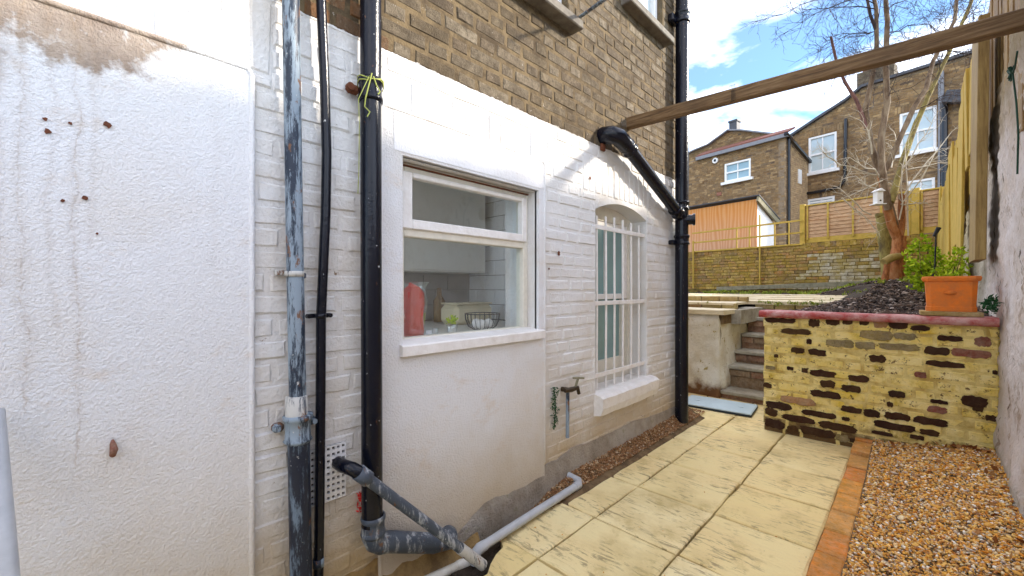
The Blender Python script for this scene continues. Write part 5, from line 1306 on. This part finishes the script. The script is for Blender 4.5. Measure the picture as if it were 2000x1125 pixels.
# ================================================================ HOUSES AT THE BACK
HL = at_t(1534, 400, 14.5); HL.z = 0     # right front corner of the left house
def haz(u, v): return at_pl(u, v, HL, EN)
def wall_front(parent, P, a0, a1, z0, z1, holes_, mats=('far_mortar', 'far_brick'), thick=.25, clip=None, brick=True, name='wall'):
    rects = split([(a0, a1, z0, z1)], holes_)
    part(name, slab_boxes(rects, P - EN * .01, EX, EN, thick), M[mats[0]], parent)
def brick_skin(parent, P, a0, a1, z0, z1, holes_, inside=None, E_=None, N_=None, mat='far_brick'):
    E_ = E_ or EX; N_ = N_ or EN; its = []
    for r in bond(a0, a1, z0, z1, holes=holes_, minw=.04, minh=.03):
        if inside is None or inside((r[0] + r[1]) / 2, (r[2] + r[3]) / 2): its.append((*r, mat, 0))
    lay(parent, P, E_, N_, its, 0, .03, .004, .002, .003)
def house_window(parent, P, a0, a1, z0, z1, glass, sill=True, mull=True, lab=None, mid=True):
    mb = MB(); Rm = Matrix((EX, -EN, Vector((0, 0, 1)))).transposed(); t = .07
    def bx(b0, b1, c0, c1, dep, off): mb.box(P + EX * ((b0 + b1) / 2) - EN * off + Vector((0, 0, (c0 + c1) / 2)), (b1 - b0, dep, c1 - c0), Rm)
    bx(a0, a0 + t, z0, z1, .08, .05); bx(a1 - t, a1, z0, z1, .08, .05); bx(a0 + t, a1 - t, z1 - t, z1, .08, .05); bx(a0 + t, a1 - t, z0, z0 + t, .08, .05)
    w = part('window', mb, M['far_white'], parent, label=lab); mb = MB()
    if mid: bx(a0 + t, a1 - t, (z0 + z1) / 2 - .03, (z0 + z1) / 2 + .03, .05, .05)
    if mull: bx((a0 + a1) / 2 - .018, (a0 + a1) / 2 + .018, z0 + t, (z0 + z1) / 2 - .03, .03, .052); bx((a0 + a1) / 2 - .018, (a0 + a1) / 2 + .018, (z0 + z1) / 2 + .03, z1 - t, .03, .052)
    if mb.v: part('glazing_bar', mb, M['far_white'], w)
    for (c0, c1, o_) in ((z0 + t, (z0 + z1) / 2, .075), ((z0 + z1) / 2, z1 - t, .065)):
        mb = MB(); bx(a0 + t, a1 - t, c0, c1, .006, o_); part('pane', mb, M[glass], w)
    if sill: mb = MB(); bx(a0 - .1, a1 + .1, z0 - .10, z0 - .003, .20, .0); part('sill', mb, M['far_white'], w)
    # light-tight backing behind the panes
    mb = MB(); bx(a0, a1, z0, z1, .01, .2); part('reveal', mb, M['curtain'], w)
    return w
def AR(P, P0): return (Vector((P.x, P.y, 0)) - P0).dot(EX)
# -- left house (rear wing)
lh = thing('left_rear_house', 'brown brick rear wing with a small four pane window, behind the shed', 'house', HL - EX * 2)
z_eL = (haz(1540, 270).z + haz(1368, 305).z) / 2
w0 = haz(1418, 314); w1_ = haz(1465, 350); wa0, wa1 = AR(haz(1415, 330), HL), AR(haz(1466, 330), HL); wz1 = (haz(1415, 320).z + haz(1466, 309).z) / 2; wz0 = (haz(1415, 357).z + haz(1466, 346).z) / 2
aL_ = AR(haz(1330, 400), HL)
hs = [(wa0, wa1, wz0, wz1)]; print('lh eaves', z_eL, 'win', wa0, wa1, wz0, wz1)
wall_front(lh, HL, aL_ - 2, 0, .5, z_eL, hs); brick_skin(lh, HL, aL_, 0, 1.5, z_eL - .05, hs)
house_window(lh, HL, wa0, wa1, wz0, wz1, 'far_glass', lab='small white four pane sash window')
# side wall of the wing
RH = at_pl(1578, 400, HL, EX); RH.z = 0        # a point of the right house's wall
dep = (HL - RH).dot(EN); print('wing depth', dep)
mb = MB(); Rs = Matrix((EN, EX, Vector((0, 0, 1)))).transposed()
ze2 = at_pl(1576, 318, HL, EX).z; pA = HL - EX * .02; pB = HL - EN * dep - EX * .02
print('ze2', ze2)
zE = ze2
mb.prism([pA + Vector((0, 0, .5)), pB + Vector((0, 0, .5)), pB + Vector((0, 0, zE)), pA + Vector((0, 0, z_eL))], -EX * .2); part('side_wall', mb, M['far_mortar'], lh)
brick_skin(lh, HL, -dep, 0, 1.5, z_eL, [], inside=lambda a, z: z < zE + (z_eL - zE) * (a + dep) / dep - .05, E_=EN, N_=EX, mat='sunlit_side_brick')
mb = MB(); mb.span(pA + EX * .10 + EN * .2 + Vector((0, 0, z_eL + .03)), pB + EX * .10 + Vector((0, 0, zE + .03)), .10, .10); part('gutter', mb, M['black_plastic'], lh)
mb = MB(); a = haz(1362, 305); b = haz(1541, 269); e0 = HL + EX * AR(a, HL) + EN * .08; e1 = HL + EX * .12 + EN * .08
mb.span(Vector((e0.x, e0.y, z_eL)), Vector((e1.x, e1.y, z_eL + .0)), .12, .13); part('fascia', mb, M['lead'], lh)
mb = MB(); q0 = Vector((e0.x, e0.y, z_eL + .08)); q1 = Vector((e1.x, e1.y, z_eL + .08)); mb.prism([q0, q1, q1 - EN * .6 + Vector((0, 0, .28)), q0 - EN * .6 + Vector((0, 0, .28))], (0, 0, .06)); part('roof_verge', mb, M['roof_tile'], lh)
# gable behind
GP = HL - EN * .6
poly = [at_pl(u, v, GP, EN) for u, v in ((1335, 306), (1358, 295), (1385, 284), (1424, 256), (1450, 256), (1500, 262), (1545, 267))]
poly = [p + Vector((0, 0, 0)) for p in poly]; zlo = z_eL - .4
gp = [Vector((p.x, p.y, p.z)) for p in poly] + [Vector((poly[-1].x, poly[-1].y, zlo)), Vector((poly[0].x, poly[0].y, zlo))]
mb = MB(); mb.prism([p - EN * .01 for p in gp], -EN * .25); part('gable_wall', mb, M['far_mortar'], lh)
prof2 = [(AR(p, HL), p.z) for p in poly]
def under(pr, a, z, m=.05):
    for (a0, z0), (a1, z1) in zip(pr[:-1], pr[1:]):
        if a0 <= a <= a1: return z < z0 + (z1 - z0) * (a - a0) / (a1 - a0) - m
    return False
brick_skin(lh, GP, prof2[0][0], prof2[-1][0], z_eL + .2, max(z for _, z in prof2), [], inside=lambda a, z: under(prof2, a, z))
mb = MB()
for p, q in zip(poly[:-1], poly[1:]): mb.span(p + Vector((0, 0, .02)), q + Vector((0, 0, .02)), .3, .05)
part('coping', mb, M['lead'], lh)
c0 = at_pl(1435, 250, GP - EN * .2, EN); mb = MB(); mb.box(c0 + Vector((0, 0, .05)), (.30, .3, .35), Matrix.Rotation(-.17, 3, 'Z')); mb.box(c0 + Vector((0, 0, .25)), (.36, .36, .07), Matrix.Rotation(-.17, 3, 'Z')); part('chimney', mb, M['slate'], lh)
f = haz(1398, 314); mb = MB(); mb.tube([Vector((f.x, f.y, f.z)) + EN * .01, Vector((f.x, f.y, f.z)) + EN * .07], .11, 18); ff = part('flue', mb, M['far_white'], lh); mb = MB(); mb.tube([f + EN * .068, f + EN * .075], .055, 14); part('flue_opening', mb, M['black_plastic'], ff)
f = haz(1405, 379); mb = MB(); mb.box(f + EN * .01, (.18, .03, .13), Matrix.Rotation(-.17, 3, 'Z')); part('vent', mb, M['red_brick'], lh)
f0 = haz(1545, 262); 
def outpipe(parent, pts, r=.05, mat='black_plastic'): return part('drainpipe', MB().tube(pts, r, 10), M[mat], parent)
pp = HL + EX * .07 + EN * -.12; outpipe(lh, [Vector((pp.x, pp.y, z_eL)), Vector((pp.x, pp.y, 1))], .045)
pn = at_pl(1564, 345, HL, EX)
sw0 = at_pl(1559, 330, HL + EX * .01, EX); sw1 = at_pl(1565, 360, HL + EX * .01, EX)
mb = MB(); mb.span(Vector((sw0.x, sw0.y, (sw0.z + sw1.z) / 2)), Vector((sw1.x, sw1.y, (sw0.z + sw1.z) / 2)), .04, sw0.z - sw1.z); part('window', mb, M['far_white'], lh, label='tall narrow white side window')
# -- right house (main)
def hr(u, v): return at_pl(u, v, RH, EN)
rh = thing('right_rear_house', 'large brown brick house with tall white sash windows behind the tree', 'house', RH)
prof3 = [(AR(hr(u, v), RH), hr(u, v).z) for u, v in ((1545, 268), (1600, 232), (1653, 198), (1684, 172), (1736, 176), (1800, 174), (1890, 170))]
prof3[-1] = (prof3[-1][0] + .6, prof3[-1][1]); prof3[-3:] = [(a, prof3[-4][1] + .0) for a, _ in prof3[-3:]]
a0, a1 = prof3[0][0], prof3[-1][0]; zt = max(z for _, z in prof3)
def wn(u0, u1, vt, vb):
    um = (u0 + u1) / 2; return (AR(hr(u0, 300), RH), AR(hr(u1, 300), RH), hr(um, vb).z, hr(um, vt).z)
wins = [(wn(1579, 1634, 263, 334), 'bright_glass', 'tall white sash window on the left of the right house'), (wn(1757, 1829, 214, 296), 'bright_glass', 'wide white upstairs window behind the tree'), (wn(1771, 1826, 350, 392), 'bright_glass', 'lower white window half hidden by the fence'), (wn(1577, 1630, 386, 400), 'bright_glass', 'arched low window just above the fence')]
hs = [w[0] for w in wins]
mb = slab_boxes(split([(a0 - .5, a1, .5, prof3[0][1])], hs), RH - EN * .01, EX, EN, .25)
# upper part as a strip following the roof slope
def up_rects():
    res = []; n_ = 40
    for i in range(n_):
        b0 = a0 + (a1 - a0) * i / n_; b1 = a0 + (a1 - a0) * (i + 1) / n_; bm = (b0 + b1) / 2
        z = prof3[0][1]
        for (p0, z0), (p1, z1) in zip(prof3[:-1], prof3[1:]):
            if p0 <= bm <= p1: z = z0 + (z1 - z0) * (bm - p0) / (p1 - p0)
        if z > prof3[0][1] + .02: res.append((b0, b1, prof3[0][1], z))
    return res
slab_boxes(split(up_rects(), hs), RH - EN * .01, EX, EN, .25, 0, mb); part('wall', mb, M['far_mortar'], rh)
brick_skin(rh, RH, a0, a1, 1.6, zt, hs, inside=lambda a, z: under(prof3, a, z))
for (w, gl, lab) in wins: house_window(rh, RH, *w, gl, lab=lab)
# brick arches over the windows
for (w, gl, lab) in wins[:2] + wins[3:]:
    its = []; a = w[0] - .12
    while a < w[1] + .12: its.append((a, a + .065, w[3] + .02 - .0, w[3] + .24, 'far_brick', .008)); a += .085
    lay(rh, RH, EX, EN, its, 0, .05, .004, .002, .003)
mb = MB(); pr = [RH + EX * a + Vector((0, 0, z)) for a, z in prof3]
for p, q in zip(pr[:-1], pr[1:]): mb.prism([p + EN * .12, q + EN * .12, q - EN * 5, p - EN * 5], (0, 0, .09))
part('roof', mb, M['slate'], rh)
mb = MB(); c0 = hr(1703, 172); c0.z = 0; zc = hr(1703, 160).z
c0 = c0 - EN * .6
mb.box(c0 + Vector((0, 0, zt + .2)), (1.0, .5, 1.0), Matrix.Rotation(-.17, 3, 'Z')); ch = part('chimney', mb, M['stock_brick'], rh)
for k in (-.3, 0, .3): mb = MB(); b = c0 + EX * k + Vector((0, 0, zt + .7)); mb.tube([b, b + Vector((0, 0, .22)), b + Vector((0, 0, .26))], [.10, .085, .11], 12); part('chimney_pot', mb, M['roof_tile'], ch)
c1 = RH - EN * .15
def hp(u, v, off=.08): return at_pl(u, v, RH + EN * off, EN)
g_ = hp(1652, 232); outpipe(rh, [g_, hp(1651, 290), hp(1650, 352), hp(1640, 366), hp(1600, 374), hp(1570, 379)], .055)
outpipe(rh, [hp(1838, 140), hp(1838, 250), hp(1837, 366)], .07, 'lead'); outpipe(rh, [hp(1843, 200), hp(1843, 366)], .10)
outpipe(rh, [hp(1572, 382), hp(1571, 410)], .07)
e = hp(1870, 185, .2); mb = MB(); mb.span(hp(1846, 190, .2), hp(1905, 188, .2), .3, .35); part('gutter', mb, M['slate'], rh)

# ================================================================ TREES
def branch_twigs(mb, p, d, l, r, depth, up=.15):
    if depth == 0 or l < .04: return
    pts = [p]; n_ = 4; dd = d.copy()
    for i in range(n_):
        dd = (dd + Vector([random.gauss(0, .20) for _ in range(3)]) + Vector((0, 0, up * .25))).normalized(); pts.append(pts[-1] + dd * l / n_)
    mb.tube(pts, [r * (1 - .6 * i / n_) for i in range(n_ + 1)], 4 if r < .01 else 6, caps=False)
    k = random.choice([2, 3, 3, 4])
    for _ in range(k):
        i = random.randint(1, n_); nd = (dd + Vector([random.gauss(0, .62) for _ in range(3)])).normalized()
        branch_twigs(mb, pts[i], nd, l * random.uniform(.55, .85), max(r * .5, .0022), depth - 1, up)
def bpts(T, lst): return [at_t(u, v, T + dt) for (u, v, dt) in lst]
TT = 6.6
base = at_t(1747, 552, TT); tree = thing('bare_tree', 'bare multi stemmed tree with orange bark at its foot, in the bark bed', 'tree', base)
def limb(name, lst, r0, r1, mat, n=12, parent=None, T=None):
    pts = bpts(T or TT, lst); f = []
    for i in range(len(pts) - 1):          # smooth and slightly knobbly
        for k in range(4): t = k / 4; f.append(pts[i].lerp(pts[i + 1], t) + Vector([random.uniform(-1, 1) * r0 * .05 for _ in range(3)]))
    f.append(pts[-1]); m_ = len(f); part(name, MB().tube(f, [(r0 + (r1 - r0) * i / (m_ - 1)) * random.uniform(.94, 1.07) for i in range(m_)], n), M[mat], parent or tree); return pts
pxr = TT / FPX / 1.36
limb('trunk', [(1747, 556, 0), (1750, 520, 0), (1755, 490, .0), (1757, 462, .0)], 19 * pxr, 14 * pxr, 'orange_bark')
A1_ = limb('limb', [(1755, 470, 0), (1742, 440, 0), (1732, 400, 0), (1724, 350, 0), (1720, 335, 0)], 11 * pxr, 8 * pxr, 'orange_bark')
limb('limb', [(1757, 468, 0), (1761, 430, 0), (1760, 380, 0)], 9 * pxr, 7 * pxr, 'orange_bark')
L1 = limb('limb', [(1748, 440, .02), (1722, 345, .05), (1700, 280, .1), (1690, 215, .1), (1704, 150, .1), (1712, 90, .1), (1712, 20, .1), (1700, -40, .1)], 8 * pxr, 4 * pxr, 'grey_bark')
L2 = limb('limb', [(1735, 410, -.04), (1722, 330, -.1), (1721, 270, -.1), (1733, 200, -.1), (1730, 120, -.1), (1733, 40, -.1), (1726, -50, -.1)], 8.5 * pxr, 4.5 * pxr, 'grey_bark')
L3 = limb('limb', [(1740, 395, 0), (1765, 310, .1), (1790, 240, .15), (1812, 190, .15), (1850, 110, .2), (1895, 10, .2), (1920, -60, .2)], 8 * pxr, 3 * pxr, 'moss_bark')
L4 = limb('limb', [(1730, 332, .0), (1758, 270, -.1), (1785, 210, -.15), (1810, 170, -.15), (1822, 120, -.1), (1865, 40, -.1), (1872, -40, -.1)], 6.5 * pxr, 3.5 * pxr, 'grey_bark')
L5 = limb('limb', [(1693, 250, .1), (1672, 195, .1), (1650, 160, .1), (1633, 118, .1), (1623, 72, .1)], 4.5 * pxr, 3 * pxr, 'purple_bark')
L6 = limb('limb', [(1712, 60, .1), (1700, 30, .1), (1690, -20, .2)], 4 * pxr, 3 * pxr, 'twig')
random.seed(99)
tw = MB()
def spray(src, n, l, d0, depth=4, r=.006):
    for _ in range(n):
        i = random.randrange(len(src) - 1); p = src[i].lerp(src[i + 1], random.random()); d = (Vector(d0) + Vector([random.gauss(0, .7) for _ in range(3)])).normalized(); branch_twigs(tw, p, d, l * random.uniform(.7, 1.3), r, depth)
RT = Vector((math.cos(HEAD), math.sin(HEAD), 0))
spray(L1[3:], 12, .5, (-.3, .2, .5)); spray(L2[3:], 14, .5, (0, -.2, .6)); spray(L3[3:], 14, .5, (.1, .2, .5)); spray(L4[4:], 12, .5, (.1, 0, .5)); spray(L5[2:], 5, .3, (-.3, -.2, .4), 3)
# long thin shoots reaching left across the sky
for (u0, v0, u1, v1) in ((1705, 20, 1560, 25), (1700, -10, 1540, 60), (1690, -20, 1500, 40), (1712, 60, 1600, 95), (1706, 5, 1575, -20), (1735, 60, 1850, 60), (1733, 90, 1690, 120), (1733, 20, 1830, -20), (1850, 100, 1905, 130), (1800, 210, 1880, 190), (1700, 130, 1640, 150)):
    a = at_t(u0, v0, TT + .1); b = at_t(u1, v1, TT + random.uniform(-.3, .3)); pts = [a.lerp(b, k / 6) + Vector((0, 0, .08 * math.sin(math.pi * k / 6))) + Vector([random.gauss(0, .018) for _ in range(3)]) for k in range(7)]
    tw.tube(pts, [.009 - .0011 * k for k in range(7)], 5, caps=False)
    for k in range(1, 7):
        for _ in range(2): branch_twigs(tw, pts[k], ((b - a).normalized() + Vector([random.gauss(0, .55) for _ in range(3)])).normalized(), random.uniform(.2, .42), .0042, 3, .0)
# pale dead shoots round the forks
tw2 = MB()
for (u0, v0, u1, v1) in ((1722, 340, 1640, 325), (1722, 345, 1660, 310), (1640, 325, 1600, 290), (1720, 350, 1655, 385), (1650, 385, 1712, 450), (1700, 420, 1640, 372), (1760, 400, 1830, 300), (1765, 380, 1860, 260), (1757, 430, 1765, 300), (1770, 330, 1850, 320), (1765, 400, 1810, 395), (1700, 300, 1690, 240), (1745, 330, 1748, 260), (1770, 460, 1772, 280), (1765, 330, 1820, 240), (1720, 380, 1670, 345)):
    a = at_t(u0, v0, TT - .1); b = at_t(u1, v1, TT + random.uniform(-.3, .1)); pts = [a.lerp(b, k / 4) + Vector([random.gauss(0, .02) for _ in range(3)]) for k in range(5)]
    tw2.tube(pts, [.011, .010, .009, .007, .005], 5, caps=False)
    for k in range(1, 5):
        for _ in range(2): branch_twigs(tw2, pts[k], ((b - a).normalized() + Vector([random.gauss(0, .6) for _ in range(3)])).normalized(), random.uniform(.12, .28), .0045, 2, .0)
part('twigs', tw, M['twig'], tree, kind='stuff'); 
m_simple('pale_twig', (.50, .44, .34), .7, .3); part('dead_shoots', tw2, M['pale_twig'], tree, kind='stuff')
T2 = TT + .9; b2 = at_t(1732, 552, T2)
st2 = thing('dead_tree', 'thick mossy cut off trunk leaning behind the bare tree', 'tree', b2)
limb('trunk', [(1738, 556, 0), (1733, 510, 0), (1728, 470, 0), (1723, 425, 0), (1721, 418, 0)], 16 * T2 / FPX / 1.36, 12 * T2 / FPX / 1.36, 'moss_bark', parent=st2, T=T2)
TL = TT - .25; mb = MB(); mb.tube([at_t(1726, 512, TL), at_t(1742, 503, TL), at_t(1757, 500, TL + .1)], [.055, .06, .05], 12); single('cut_log', mb, M['log'], 'short sawn log wedged against the foot of the bare tree', 'log')
mb = MB(); p0 = at_t(1728, 548, TL); mb.tube([p0, at_t(1731, 530, TL), at_t(1733, 515, TL)], [.05, .04, .04], 10); single('tree_stump', mb, M['orange_bark'], 'small stump propping the sawn log', 'stump')
# bird box
q = at_t(1715, 390, TT - .15); bb = thing('bird_box', 'white wooden bird box hanging on the bare tree', 'bird box', q)
Rb = Matrix.Rotation(HEAD * .9, 3, 'Z')
mb = MB(); mb.box(q + Vector((0, 0, .03)), (.09, .09, .19), Rb, ch=.004); part('box', mb, M['far_white'], bb)
mb = MB(); mb.box(q + Vector((0, 0, -.075)), (.17, .12, .014), Rb, ch=.003); part('tray', mb, M['far_white'], bb)
mb = MB(); mb.prism([q + Rb @ Vector((-.06, -.07, .125)), q + Rb @ Vector((.06, -.07, .125)), q + Rb @ Vector((0, -.07, .17))], Rb @ Vector((0, .14, 0))); part('lid', mb, M['far_white'], bb)
mb = MB(); c = q + Rb @ Vector((0, -.046, -.02)); mb.tube([c, c + Rb @ Vector((0, -.004, 0))], .012, 10); part('hole', mb, M['black_plastic'], bb)
# distant terrace roofline filling the horizon behind the houses is hidden; bright glints not built
print('objects', len(bpy.data.objects))
